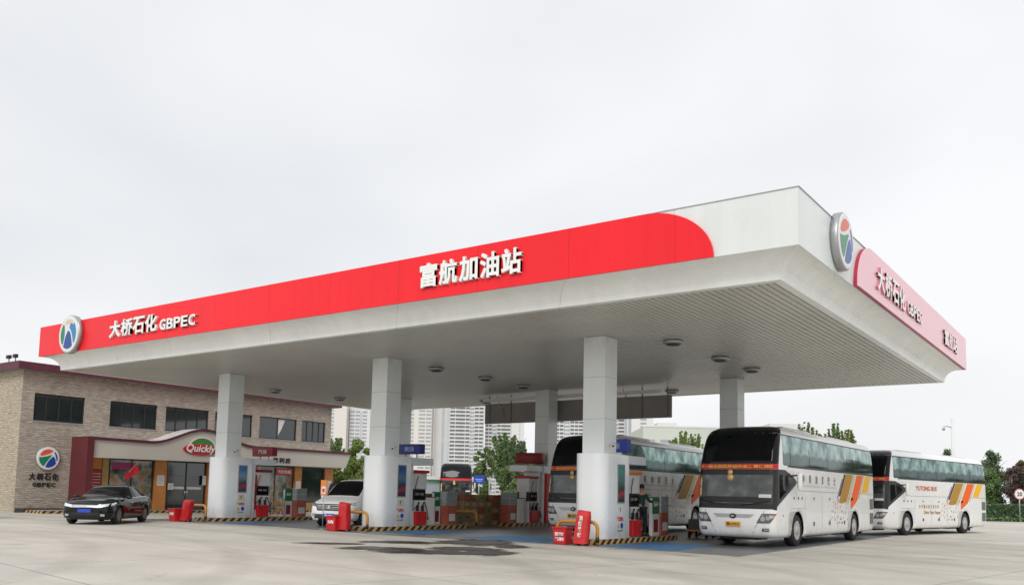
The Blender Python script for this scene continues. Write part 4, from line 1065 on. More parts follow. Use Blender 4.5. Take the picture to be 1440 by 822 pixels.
        def band(xb, w_, z0, z1, m, nm, cut=0):
            b = MB(); f = lambda z, d=0: tx(xb-(z-1.76)*sl-d, z, s)
            zz0 = z0
            if cut:   # pointed foot
                patch(b, z0+cut, z1, lambda z: f(z), lambda z: f(z, w_), .007, 5, 2)
                za = z0+cut; b.add([BO(f(za), za, .007), BO(f(za, w_), za, .007), BO(tx(xb-(z0-1.76)*sl-w_*.35, z0, s), z0, .007)], [(0, 1, 2)])
            else: patch(b, z0, z1, lambda z: f(z), lambda z: f(z, w_), .007, 5, 2)
            return b.build(nm, m, t)
        band(-.92, .07, 1.55, 2.25, M['stripeblack'], 'stripe'); band(-1.05, .18, 1.62, 2.42, M['stripeblack'], 'stripe'); band(-1.27, .97, 1.36, 2.43, M['olive'], 'stripe', .05)
        band(-2.33, .12, 1.3, 2.43, M['palegold'], 'stripe'); band(-2.52, .07, 1.45, 2.43, M['palegold'], 'stripe')
        band(-2.75, .92, 1.14, 2.43, M['stripeorange'], 'stripe', .34); band(-3.76, .12, 1.55, 2.43, M['palegold'], 'stripe'); band(-4.05, .78, 1.78, 2.43, M['stripeyellow'], 'stripe')
        b = MB(); rs = random.Random(4); used = []
        for k in range(95):
            z = rs.uniform(.62, 1.52); x = -1.0-(z-1.76)*sl-rs.uniform(-.45, 2.9); hh = rs.uniform(.05, .13); ww = rs.uniform(.02, .055)
            if any(abs(x-u[0]) < .12 and abs(z-u[1]) < .13 for u in used) or (abs(x-WX[1]) < .78 and z < 1.3): continue
            if -2.3+(1.76-z)*sl < x-(.0) < -1.2+(1.76-z)*sl and z > 1.3: continue
            if -3.7+(1.76-z)*sl < x < -2.7+(1.76-z)*sl and z > 1.1: continue
            used.append((x, z))
            sidepoly(b, [(x, z), (x-ww, z), (x-ww-hh*sl, z+hh), (x-hh*sl, z+hh)], s, .008, rs.choice([0, 0, 1, 2, 3]))
        b.build('livery_fleck', [M['stripeblack'], M['olive'], M['palegold'], M['stripeorange']], t)
        # wheels
        for x, nm in ((WX[0], 0), (WX[1], 1)):
            wheel_parts(t, x, s*1.09, .5, .3, M['steelrim'] if variant != 1 or nm else M['steelrim'], s)
    # writing
    def bustext(s_, xc, zc, w_, h_, m, bold=.05, side=1, shear=0, spread=None):
        n = (0, side, 0)
        y = (bp(zc)[0]+.009)*side
        if spread:
            for i, ch in enumerate(s_):
                xx = xc+(w_/2-w_*(i+.5)/len(s_))*side
                place_text('lettering', ch, h_*.82, h_, (xx, y, zc), n, m, t, .003, bold)
        else: place_text('lettering', s_, w_, h_, (xc, y, zc), n, m, t, .003, bold, shear)
    for side in (1, -1):
        if variant == 2:
            bustext('YUTONG BUS', 1.6, 2.1, 2.35, .21, M['orangeprint'], .05, side)
            bustext('让每一次出行更轻松', 1.35, 1.28, 2.3, .16, M['olive'], .06, side, spread=True)
            bustext('Drive Your Future', 1.0, 1.02, 1.9, .16, M['olive'], .03, side, .3)
        else:
            bustext('中原旅游巴士', 1.35, 2.13, 4.2, .27, M['livery_text'], .05, side, spread=True)
            bustext('ZHONGYUAN TOURIST BUS', 1.35, 1.915, 4.0, .07, M['livery_text2'], .02, side)
    # roof units
    b = MB(); b.prism([(3.9, 3.72), (3.6, 3.80), (1.0, 3.80), (.7, 3.72)], 'y', -.8, .8); b.build('roof_unit', M['busgrey'], t, bevel=.04)
    b = MB(); b.prism([(-1.2, 3.72), (-1.5, 3.79), (-4.4, 3.79), (-4.7, 3.72)], 'y', -.75, .75); b.build('roof_unit', M['busgrey'], t, bevel=.04)
    b = MB(); b.lathe([(.05, 0), (.05, .012)], (BO(1.6, 3.44, 0).x, 1.0, 3.44), 'x', 10); b.lathe([(.05, 0), (.05, .012)], (BO(1.6, 3.44, 0).x, -1.0, 3.44), 'x', 10); b.build('marker_lamp', M['lamp'], t)
    # rear
    b = MB(); patch(b, 2.4, 3.4, 4.25, 4.999, .008, 4, 4); patch(b, 2.4, 3.4, -4.25, -4.999, .008, 4, 4); b.build('rear_window', M['tint'], t)
    for s in (-1, 1):
        b = MB(); patch(b, .9, 1.5, s*4.1, s*4.3, .009, 3, 2); b.build('tail_lamp', M['redlens'], t)
    for q in ((-5.0, -1.8, -.9, .9, .22, .32), (2.0, 2.9, -.9, .9, .22, .31), (-.5, 1.6, -1.0, 1.0, .24, .31), (4.6, 5.4, -.6, .6, .22, .31)):
        b = MB(); b.box(*q); b.build('underbody', M['black'], t)
    for s in (-1, 1):
        b = MB(); b.box(-3.85, -3.75, min(s*.85, s*1.2), max(s*.85, s*1.2), .12, .5); b.build('mud_flap', M['rubber'], t)
    return t
M['orangeprint'] = mat('orange_red_print', (.65, .13, .06), .5); M['livery_text'] = mat('livery_grey_print', (.28, .22, .22), .5); M['livery_text2'] = mat('livery_pale_print', (.66, .66, .66), .5)
# windscreen showing a dim interior
m = mat('windscreen_glass', (.05, .06, .055), .04, 0, spec=.8, coat=.4); N, L, bb = nodes(m)
tc = N.new('ShaderNodeTexCoord'); n = N.new('ShaderNodeTexNoise'); n.inputs['Scale'].default_value = 2.2; n.inputs['Detail'].default_value = 3; L.new(tc.outputs['Object'], n.inputs['Vector'])
r = ramp(N, [(.35, (.008, .010, .010)), (.5, (.035, .04, .036)), (.62, (.075, .085, .072)), (.78, (.12, .13, .115))]); L.new(n.outputs['Fac'], r.inputs['Fac']); L.new(r.outputs['Color'], bb.inputs['Base Color']); M['wsglass'] = m
m = mat('headlamp_glass', (.1, .11, .12), .1, .2, coat=.6); N, L, bb = nodes(m)
tc = N.new('ShaderNodeTexCoord'); n = N.new('ShaderNodeTexVoronoi'); n.inputs['Scale'].default_value = 13; L.new(tc.outputs['Object'], n.inputs['Vector'])
r = ramp(N, [(.1, (.5, .52, .55)), (.3, (.05, .055, .06)), (.8, (.16, .17, .18))]); L.new(n.outputs['Distance'], r.inputs['Fac']); L.new(r.outputs['Color'], bb.inputs['Base Color']); M['headglass'] = m

coach('nearest white coach right of the columns, red banner and striped side', (-10.36, 32.5, 0), R(-90.6), 1)
coach('white coach with orange YUTONG BUS lettering parked behind the nearest coach', (-9.18, 47.1, 0), R(-102), 2)
coach('white coach under the canopy, its front half hidden behind the right front column', (-17.68, 34.4, 0), R(-88), 3)
coach('distant white coach facing us beyond the carton stack', (-48.2, 59.1, 0), R(-52), 4)

# ------------------------------------------------------------------ cars
def crom(vals, xs, x):
    i = 0
    while i < len(xs)-2 and not (xs[i] >= x >= xs[i+1]): i += 1
    f = (xs[i]-x)/(xs[i]-xs[i+1]); p1, p2 = vals[i], vals[i+1]; p0 = vals[max(i-1, 0)]; p3 = vals[min(i+2, len(vals)-1)]
    m1 = (p2-p0)/2; m2 = (p3-p1)/2
    f2 = f*f; f3 = f2*f
    v = (2*f3-3*f2+1)*p1+(f3-2*f2+f)*m1*.8+(-2*f3+3*f2)*p2+(f3-f2)*m2*.8
    return v
def car(label, name, cat, loc, rz, st, wx, wr, paint, spec):
    """st: stations front to rear (x, zbot, zbelt, wbelt, ztop, wtop); spec: cowl, roof_front, roof_rear, deck x values"""
    t = thing(name, label, cat, loc, rz)
    xs = [s[0] for s in st]; X = []
    for a, b_ in zip(xs, xs[1:]):
        n = max(2, int((a-b_)/.09)); X += [a+(b_-a)*k/n for k in range(n)]
    X.append(xs[-1])
    rows = []
    for x in X:
        zb, zl, wl, zt, wt = [crom([s[i] for s in st], xs, x) for i in (1, 2, 3, 4, 5)]
        wm = wl*1.035; cr = .035+.02*(zt-zl > .2)
        half = [(0, zb), (wl*.7, zb), (wl*.97, zb+.05), (wm*1.0, zb+.16), (wm*1.012, zb+(zl-zb)*.45), (wm, zb+(zl-zb)*.75), (wl, zl-.02), (wl-.02, zl), (wt+(wl-.02-wt)*.35, zl+(zt-zl)*.6), (wt, zt-.015), (wt-.05, zt+cr*.35), (wt*.55, zt+cr*.85), (0, zt+cr)]
        ring = [(x, y, z) for y, z in half]+[(x, -y, z) for y, z in reversed(half[1:-1])]
        rows.append(ring)
    nr = len(rows[0]); nh = 13
    b = MB(); cowl, rf, rr_, deck = spec['cowl'], spec['rf'], spec['rr'], spec['deck']
    for i in range(len(rows)-1):
        xm = (X[i]+X[i+1])/2
        for j in range(nr):
            k = (j+1) % nr; m = 0
            jj = j if j < nh-1 else nr-1-j     # half index of the face
            if jj in (7, 8) and spec['sw'][0] > xm > spec['sw'][1]: m = 2
            if jj in (10, 11) and (cowl > xm > rf): m = 1
            if jj in (10, 11) and (rr_ > xm > deck): m = 3
            if jj == 0: m = 4
            b.add([rows[i][j], rows[i][k], rows[i+1][k], rows[i+1][j]], [(0, 1, 2, 3)], m, True)
    b.add(rows[0], [tuple(range(nr))], 0); b.add(rows[-1], [tuple(range(nr-1, -1, -1))], 0)
    mats = [paint, M['tint'], M['tint'], M['tint'], M['black']]
    me = b.mesh('body', mats)
    bm = bmesh.new(); bm.from_mesh(me); bmesh.ops.remove_doubles(bm, verts=bm.verts, dist=1e-5); bmesh.ops.recalc_face_normals(bm, faces=bm.faces); bm.to_mesh(me); bm.free()
    cut = MB(); W2 = max(s[3] for s in st)
    for x in wx:
        for s in (-1, 1):
            p = [(x+(wr+.05)*math.cos(a), wr+.01+(wr+.045)*math.sin(a)) for a in [k*PI/14 for k in range(15)]]+[(x-wr-.05, 0), (x+wr+.05, 0)]
            cut.prism(p, 'y', s*(W2-.28), s*(W2+.3), 4)
    me = bool_cut(me, cut, mats, 'body')
    bvh = BVHTree.FromPolygons([v.co[:] for v in me.vertices], [p.vertices[:] for p in me.polygons])
    for idx, nm in ((0, 'body'), (1, 'windscreen'), (2, 'side_window'), (3, 'rear_window'), (4, 'underbody')):
        bm = bmesh.new(); bm.from_mesh(me)
        bmesh.ops.delete(bm, geom=[f for f in bm.faces if f.material_index != idx], context='FACES')
        if not bm.faces: bm.free(); continue
        for f in bm.faces: f.material_index = 0
        m2 = bpy.data.meshes.new(nm); bm.to_mesh(m2); bm.free(); m2.materials.append(mats[idx]); link(nm, m2, t)
    def drape(nm, corners, axis, m, off=.012, n=6, par=t):
        # corners: 4 (a, z) points; axis 'f' front: a=y ; 's' side +y: a=x ; 'S' side -y
        rows = []
        for i in range(n+1):
            u = i/n; row = []
            for j in range(n+1):
                v = j/n
                a = (corners[0][0]*(1-v)+corners[1][0]*v)*(1-u)+(corners[3][0]*(1-v)+corners[2][0]*v)*u
                z = (corners[0][1]*(1-v)+corners[1][1]*v)*(1-u)+(corners[3][1]*(1-v)+corners[2][1]*v)*u
                if axis == 'f': o, d = Vector((5, a, z)), Vector((-1, 0, 0))
                elif axis == 'r': o, d = Vector((-5, a, z)), Vector((1, 0, 0))
                else: sg = 1 if axis == 's' else -1; o, d = Vector((a, 3*sg, z)), Vector((0, -sg, 0))
                h = bvh.ray_cast(o, d)[0]
                row.append((h if h is not None else o+d*(5-st[0][0] if axis == 'f' else 2))-d*off)
            rows.append(row)
        b = MB(); b.grid(rows); return b.build(nm, m, par)
    for x in wx:
        for s in (-1, 1): wheel_parts(t, x, s*(W2-.10), wr, .21, M['alloy'], s, False)
    return t, drape
sed_st = [(2.32, .34, .62, .52, .66, .44), (2.24, .22, .72, .74, .76, .64), (2.02, .18, .82, .86, .86, .74), (1.5, .17, .92, .91, .97, .78), (1.1, .17, .955, .92, 1.02, .76), (.95, .17, .96, .92, 1.05, .72), (.15, .17, .98, .92, 1.40, .61), (-.4, .17, 1.0, .92, 1.45, .61), (-1.0, .17, 1.03, .92, 1.42, .60), (-1.5, .18, 1.06, .91, 1.30, .60), (-1.95, .19, 1.09, .88, 1.15, .68), (-2.15, .22, 1.08, .84, 1.13, .68), (-2.30, .35, .95, .70, 1.0, .58)]
def sedan(label, loc, rz, paint, plate='豫A·6T5Z8'):
    t, dr = car(label, 'parked_car', 'car', loc, rz, sed_st, (1.38, -1.34), .34, paint, dict(cowl=1.0, rf=.12, rr=-1.1, deck=-1.9, sw=(.72, -1.55)))
    dr('grille', [(-.44, .64), (.44, .64), (.47, .74), (-.47, .74)], 'f', M['chrome'])
    dr('lower_grille', [(-.62, .28), (.62, .28), (.58, .46), (-.58, .46)], 'f', M['black'])
    lp = dr('licence_plate', [(-.24, .46), (.24, .46), (.24, .585), (-.24, .585)], 'f', M['plate_b'], .03, 2)
    place_text('lettering', plate, .38, .08, (2.33, 0, .52), (1, 0, 0), M['letter'], lp, .004, .05)
    for s in (-1, 1):
        dr('headlight', [(s*.45, .64), (s*.80, .69), (s*.83, .80), (s*.48, .745)], 'f', M['lampwhite'])
        dr('headlight_strip', [(2.08, .70), (1.70, .79), (1.66, .85), (2.03, .81)], 's' if s > 0 else 'S', M['lampwhite'])
        dr('fog_lamp', [(s*.58, .32), (s*.72, .32), (s*.72, .40), (s*.58, .40)], 'f', M['lamp'])
        dr('tail_lamp', [(-1.95, .78), (-2.18, .78), (-2.2, .93), (-1.9, .93)], 's' if s > 0 else 'S', M['lampwhite'] if s > 0 else M['redlens'])
        dr('door_line', [(.78, .3), (.77, .3), (.66, .93), (.67, .93)], 's' if s > 0 else 'S', M['black'], .003, 6)
        dr('door_line', [(-.30, .3), (-.31, .3), (-.31, .93), (-.30, .93)], 's' if s > 0 else 'S', M['black'], .003, 6)
        for x in (.3, -.75): dr('door_handle', [(x, .80), (x-.16, .80), (x-.16, .83), (x, .83)], 's' if s > 0 else 'S', M['chrome'], .02, 2)
        dr('window_trim', [(.72, .975), (-1.55, 1.065), (-1.55, 1.08), (.72, .99)], 's' if s > 0 else 'S', M['chrome'], .008, 10)
        dr('pillar', [(-.28, 1.01), (-.36, 1.01), (-.36, 1.38), (-.28, 1.38)], 's' if s > 0 else 'S', M['black'], .006, 5)
        b = MB(); b.lathe([(.03, -.1), (.09, -.08), (.1, .0), (.08, .1), (.03, .12)], (.74, s*1.02, 1.03), 'y', 14, sc=(.8, .65)); b.build('mirror', paint, t)
    return t
M['lampwhite'] = mat('chrome_headlamp', (.8, .82, .85), .15, .4, coat=.6)
sedan('glossy black sedan with a blue plate parked before the shop front', (-33.36, 19.04, 0), R(-51), M['sedanblack'])
sedan('white car far away behind the middle pump, beyond the forecourt', (-47.5, 58.0, 0), R(-20), M['vanwhite'], '豫A·2D916')
van_st = [(2.55, .42, .70, .62, .78, .54), (2.48, .26, .82, .82, .90, .72), (2.25, .22, .95, .93, 1.02, .80), (1.75, .22, 1.05, .97, 1.16, .82), (1.55, .22, 1.08, .98, 1.24, .80), (.65, .22, 1.12, .98, 1.80, .72), (.1, .22, 1.14, .98, 1.90, .74), (-1.0, .22, 1.15, .98, 1.93, .75), (-2.0, .22, 1.16, .97, 1.90, .74), (-2.42, .26, 1.15, .94, 1.72, .72), (-2.55, .4, 1.05, .88, 1.35, .70)]
t, dr = car('white minivan facing us beside the middle front column', 'parked_car', 'minivan', (-27.35, 26.9, 0), R(-72), van_st, (1.55, -1.5), .345, M['vanwhite'], dict(cowl=1.56, rf=.55, rr=-2.2, deck=-2.5, sw=(1.2, -2.15)))
dr('grille', [(-.55, .66), (.55, .66), (.66, .93), (-.66, .93)], 'f', M['black'], .012, 8)
g_ = dr('grille_bar', [(-.52, .72), (.52, .72), (.53, .745), (-.53, .745)], 'f', M['chrome'], .022, 8); dr('grille_bar', [(-.56, .79), (.56, .79), (.57, .815), (-.57, .815)], 'f', M['chrome'], .022, 8); dr('grille_bar', [(-.6, .86), (.6, .86), (.61, .885), (-.61, .885)], 'f', M['chrome'], .022, 8)
b = MB(); b.lathe([(.07, 0), (.07, .03)], (2.58, 0, .8), 'x', 16); b.build('badge', M['chrome'], t)
dr('lower_grille', [(-.7, .34), (.7, .34), (.68, .52), (-.68, .52)], 'f', M['darkgrey'], .012, 8)
lp = dr('licence_plate', [(-.24, .40), (.24, .40), (.24, .54), (-.24, .54)], 'f', M['plate_b'], .035, 2); place_text('lettering', '豫A·F8K21', .38, .09, (2.59, 0, .47), (1, 0, 0), M['letter'], lp, .004, .05)
for s in (-1, 1):
    dr('headlight', [(s*.58, .80), (s*.86, .86), (s*.88, .98), (s*.70, .95)], 'f', M['headglass']); dr('headlight_strip', [(2.35, .88), (1.9, .96), (1.85, 1.03), (2.25, .98)], 's' if s > 0 else 'S', M['lampwhite'])
    dr('fog_lamp', [(s*.66, .42), (s*.82, .45), (s*.80, .54), (s*.66, .52)], 'f', M['lamp'])
    for x in (1.25, .05, -1.1):
        dr('door_line', [(x, .35), (x-.012, .35), (x-.012, 1.1), (x, 1.1)], 's' if s > 0 else 'S', M['seam'], .003, 5)
    for x in (.35, -.85): dr('pillar', [(x, 1.16), (x-.1, 1.16), (x-.1, 1.80), (x, 1.80)], 's' if s > 0 else 'S', M['vanwhite'] if x > 0 else M['black'], .006, 5)
    b = MB(); b.lathe([(.03, -.1), (.1, -.08), (.12, .0), (.1, .1), (.03, .12)], (1.1, s*1.12, 1.2), 'y', 14, sc=(.8, .9)); b.build('mirror', M['vanwhite'], t)
# ------------------------------------------------------------------ shop building
XW = -45.97; BY0, BY1, BH = 21.2, 42.2, 7.25
bd = thing('shop_building', 'two-storey stone-clad building with maroon eaves and shop front on the left', 'building', (XW, BY0, 0))
WINS = [(21.82, 24.49), (25.92, 28.78), (29.33, 32.24), (32.68, 35.49), (36.04, 39.13), (39.56, 41.69)]
WINS = [(a-BY0, b_-BY0) for a, b_ in WINS]; WZ0, WZ1 = 4.70, 6.12; LEN = BY1-BY0
b = MB()
b.box(-.3, 0, 0, LEN, 0, WZ0); b.box(-.3, 0, 0, LEN, WZ1, BH)
ys = [0]+[v for w_ in WINS for v in w_]+[LEN]
for i in range(0, len(ys), 2): b.box(-.3, 0, ys[i], ys[i+1], WZ0, WZ1)
b.build('wall', M['stone'], bd, fix=False)
b = MB(); b.box(-16, -.001, -.01, .29, 0, BH); b.build('end_wall', M['stone_end'], bd, fix=False)
b = MB(); b.box(-16, -.31, LEN-.3, LEN-.001, 0, BH); b.box(-16, -15.7, .3, LEN-.3, 0, BH); b.build('wall', M['stone'], bd, fix=False)
b = MB(); b.box(-15.6, -.5, .3, LEN-.4, 4.1, 4.3); b.build('floor_slab', M['midgrey'], bd)
for i, (a, c) in enumerate(WINS):
    b = MB(); f = .06
    b.box(-.16, -.08, a, c, WZ0, WZ0+f); b.box(-.16, -.08, a, c, WZ1-f, WZ1); b.box(-.16, -.08, a, a+f, WZ0+f, WZ1-f); b.box(-.16, -.08, c-f, c, WZ0+f, WZ1-f)
    n = 4 if i != 4 else 2
    for k in range(1, n): y = a+(c-a)*k/n; b.box(-.15, -.09, y-.03, y+.03, WZ0+f, WZ1-f)
    wd = b.build('window', M['winframe'], bd)
    b = MB(); b.box(-.135, -.125, a+f, c-f, WZ0+f, WZ1-f); b.build('pane', M['glass'], wd)
    b = MB(); b.box(-.02, .03, a-.03, c+.03, WZ0-.07, WZ0-.003); b.build('sill', M['kerbtop'], wd)
    if i == 4:
        b = MB(); y = (a+c)/2; b.add([(-.122, y+.03, WZ0+.2), (-.122, y+.05, WZ1-.1), (-.122, y+.62, WZ1-.08), (-.122, y+.35, WZ0+.7)], [(0, 1, 2, 3)]); b.build('curtain', M['paper'], wd)
b = MB(); b.box(-4.2, -2.9, -.03, -.012, 1.9, 2.9); wd = b.build('window', M['winframe'], bd); b = MB(); b.box(-4.1, -3.0, -.04, -.031, 1.98, 2.82); b.build('pane', M['glass'], wd)
# roof: maroon fascia board and low hipped roof
b = MB(); e_ = .5
b.box(-16.4, e_, -e_, -e_+.06, BH-.02, BH+.36); b.box(e_-.06, e_, -e_+.06, LEN+e_-.06, BH-.02, BH+.36); b.box(-16.4, e_, LEN+e_-.06, LEN+e_, BH-.02, BH+.36)
b.build('eaves', M['maroon'], bd)
b = MB(); b.box(-16.3, e_-.06, -e_+.06, LEN+e_-.06, BH+.002, BH+.06); b.build('eaves_soffit', M['midgrey'], bd)
b = MB(); b.add([(e_, -e_, BH+.364), (e_, LEN+e_, BH+.364), (-16.4, LEN+e_, BH+.364), (-16.4, -e_, BH+.364), (-6, 5, BH+.75), (-6, LEN-5, BH+.75), (-10, LEN-5, BH+.75), (-10, 5, BH+.75)], [(0, 1, 5, 4), (1, 2, 6, 5), (2, 3, 7, 6), (3, 0, 4, 7), (4, 5, 6, 7), (3, 2, 1, 0)]); b.build('roof', mat('roof_tile', (.12, .05, .055), .7, 0, .15, 1), bd)
b = MB(); b.box(.003, .04, .05, 2.75, 0, .22); b.box(.003, .03, .05, 21, .001, .12); b.build('plinth', M['darkgrey'], bd)
# shop front -----------------------------------------------------------
XF = 1.47     # fascia plane in building coordinates
def yb(y): return y-BY0
top = [(yb(24.0), 3.84), (yb(27.6), 3.82)]
for k in range(13):
    f = k/12; y = 27.6+(31.0-27.6)*f; top.append((yb(y), 3.82+.91*(3*f*f-2*f**3)))
for k in range(1, 13):
    f = k/12; y = 31.0+(34.6-31.0)*f; top.append((yb(y), 4.73-.80*(3*f*f-2*f**3)))
top += [(yb(42.75), 3.93)]
poly = top+[(yb(42.35), 3.0), (yb(24.0), 2.90)]
M['shopfascia'] = mat('shop_fascia', (.56, .54, .48), .5, 0, .06, .5)
b = MB(); b.prism(poly, 'x', XF-.12, XF); b.build('shop_fascia', M['shopfascia'], bd)
b = MB()
for (y0, z0), (y1, z1) in zip(top, top[1:]):
    b.add([(x, y, z+d) for x in (.002, XF+.10) for (y, z) in ((y0, z0), (y1, z1)) for d in (.012, .15)], [(0, 1, 3, 2), (4, 6, 7, 5), (1, 5, 7, 3), (0, 2, 6, 4), (0, 4, 5, 1), (2, 3, 7, 6)])
b.build('fascia_capping', M['maroon'], bd)
b = MB()
for (y0, z0), (y1, z1) in zip(top, top[1:]):
    b.add([(x, y, z+.153) for (y, z) in ((y0, z0), (y1, z1)) for x in (.004, XF+.08)], [(0, 1, 3, 2)])
b.build('capping_flashing', M['white'], bd)
b = MB(); b.box(.004, XF-.121, yb(24.3), yb(42.2), 2.95, 2.99); b.build('fascia_soffit', M['shopfascia'], bd)
b = MB(); b.box(.002, 1.62, yb(23.9), yb(24.28), 0, 3.98); b.build('maroon_pier', mat('maroon_pier', (.12, .02, .025), .45, 0, .12, 2), bd, bevel=.01)
# shop wall behind: piers, panes, doors
SX = .72
def panel(y0, y1, z0, z1, x0, x1, m, nm, bev=0):
    b = MB(); b.box(x0, x1, yb(y0), yb(y1), z0, z1); return b.build(nm, m, bd, bevel=bev)
M['shopdark'] = mat('shop_interior', (.03, .028, .025), .8, 0, .5, .8)
panel(24.3, 42.1, .05, 2.94, .01, .04, M['shopdark'], 'shop_interior_wall')
sh = panel(24.32, 25.25, .15, 2.3, SX-.06, SX, mat('red_shutter', (.38, .03, .03), .5, 0, .2, 3), 'shutter')
b = MB()
for k in range(12): b.box(SX+.001, SX+.012, yb(24.34), yb(25.22), .3+k*.16, .33+k*.16)
b.build('slat', M['paper'], sh)
panel(24.32, 25.25, 2.32, 2.93, SX-.06, SX, M['wood'], 'transom')
M['wood2'] = mat('tan_post', (.42, .27, .09), .5, 0, .12, 3)
panel(25.27, 25.62, .1, 2.93, SX-.08, SX+.06, M['wood2'], 'post', .01)
M['shopglass'] = mat('shop_glass', (.10, .12, .11), .05, 0, spec=.8, coat=.4)
N, L, bb = nodes(M['shopglass']); tc = N.new('ShaderNodeTexCoord'); n = N.new('ShaderNodeTexNoise'); n.inputs['Scale'].default_value = 1.3; n.inputs['Detail'].default_value = 5; L.new(tc.outputs['Object'], n.inputs['Vector'])
r = ramp(N, [(.30, (.015, .04, .035)), (.44, (.06, .08, .07)), (.52, (.24, .27, .22)), (.58, (.35, .16, .06)), (.66, (.06, .13, .07)), (.75, (.30, .27, .2))]); L.new(n.outputs['Fac'], r.inputs['Fac']); L.new(r.outputs['Color'], bb.inputs['Base Color'])  # goods and the warm lit interior are painted into the glass colour
def shopwin(y0, y1, z0, z1, m, splits, nm='window'):
    b = MB(); f = .06
    b.box(SX-.04, SX+.04, yb(y0), yb(y1), z0, z0+f); b.box(SX-.04, SX+.04, yb(y0), yb(y1), z1-f, z1); b.box(SX-.04, SX+.04, yb(y0), yb(y0)+f, z0+f, z1-f); b.box(SX-.04, SX+.04, yb(y1)-f, yb(y1), z0+f, z1-f)
    for k in range(1, splits): y = y0+(y1-y0)*k/splits; b.box(SX-.035, SX+.035, yb(y)-.03, yb(y)+.03, z0+f, z1-f)
    w_ = b.build(nm, M['winframe'], bd)
    b = MB(); b.box(SX-.012, SX, yb(y0)+f, yb(y1)-f, z0+f, z1-f); b.build('pane', m, w_)
    return w_
w_ = shopwin(25.65, 28.28, .62, 2.92, M['shopglass'], 2)
panel(25.65, 28.28, .1, .61, SX-.05, SX+.03, M['wood2'], 'stall_riser', .01)
b = MB(); b.box(SX+.003, SX+.008, yb(25.8), yb(27.2), 2.35, 2.72); b.build('window_poster', mat('magenta_poster', (.35, .04, .14), .5, 0, .3, 3), w_)
panel(28.32, 29.05, .1, 2.93, SX-.1, SX+.16, M['wood'], 'orange_pier', .012)
d_ = shopwin(29.1, 31.7, .12, 2.92, M['glass'], 2, 'door')
b = MB(); b.box(SX+.003, SX+.01, yb(29.35), yb(30.3), 1.33, 1.47); b.box(SX+.003, SX+.01, yb(30.5), yb(31.45), 1.33, 1.47); b.build('safety_strip', M['paper'], d_)
b = MB()
for z in (1.75, 1.9, 2.05): b.box(SX+.003, SX+.008, yb(29.45), yb(30.2), z, z+.04); b.box(SX+.003, SX+.008, yb(30.6), yb(31.35), z, z+.04)
b.build('door_lettering', M['midgrey'], d_)
b = MB(); b.tube([(SX+.08, yb(30.33), .95), (SX+.08, yb(30.33), 1.25)], .015, 8); b.tube([(SX+.08, yb(30.47), .95), (SX+.08, yb(30.47), 1.25)], .015, 8); b.build('handle', M['chrome'], d_)
panel(31.74, 32.2, .1, 2.93, SX-.1, SX+.16, M['wood'], 'orange_pier', .012)
shopwin(32.25, 34.9, .62, 2.92, M['shopglass'], 2); panel(32.25, 34.9, .1, .61, SX-.05, SX+.03, M['wood2'], 'stall_riser', .01)
panel(34.94, 35.35, .1, 2.93, SX-.1, SX+.16, M['wood'], 'orange_pier', .012)
w_ = shopwin(35.4, 38.35, .12, 2.92, M['shopglass'], 2, 'door')
b = MB(); b.box(SX+.045, SX+.07, yb(36.9), yb(38.25), 2.35, 2.8); b.build('red_sign', M['redp'], w_)
place_text('lettering', '欢迎光临', 1.1, .22, (SX+.072, yb(37.57), 2.58), (1, 0, 0), M['letter'], w_, .004, .06)
panel(38.4, 38.98, .1, 2.93, SX-.1, SX+.16, M['wood'], 'orange_pier', .012)
shopwin(39.02, 40.98, .62, 2.92, M['glass'], 1); panel(39.02, 40.98, .1, .61, SX-.05, SX+.03, M['wood2'], 'stall_riser', .01)
panel(41.02, 41.75, .1, 2.93, SX-.1, SX+.16, M['wood'], 'orange_pier', .012)
for y0, y1, z0, z1, l in ((28.45, 28.9, 1.5, 2.1, 'white notice on the orange pier left of the shop door'), (29.15, 29.5, 1.3, 1.65, 'small white notice at the left edge of the shop door'), (31.4, 31.65, 1.6, 2.15, 'white notice at the right edge of the shop door'),
                          (38.5, 38.88, 1.35, 2.0, 'white notice on the orange pier left of the dark end window'), (41.15, 41.6, 1.3, 2.1, 'white notice on the orange pier at the right end of the shop')):
    t = thing('wall_notice', l, 'notice', (XW+SX+.165, (y0+y1)/2, z0)); b = MB(); b.box(0, .01, -(y1-y0)/2, (y1-y0)/2, 0, z1-z0); b.build('sheet', M['paper'], t)
    b = MB(); h = z1-z0
    for k in range(4): b.box(.011, .013, -(y1-y0)*.35, (y1-y0)*.3, h*(.2+k*.17), h*(.2+k*.17)+.02)
    b.build('print', M['midgrey'], t)
# striped kerb before the building
t = thing('striped_kerb', 'low orange and black striped kerb along the foot of the stone building', 'kerb', (XW+1.0, 22.3, 0))
b = MB(); b.box(-.95, .9, -.6, 19.8, 0, .13); b.build('kerb', M['stripes'], t); b = MB(); b.box(-.9, .82, -.55, 19.7, .132, .138); b.build('kerb_top', M['kerbtop'], t)
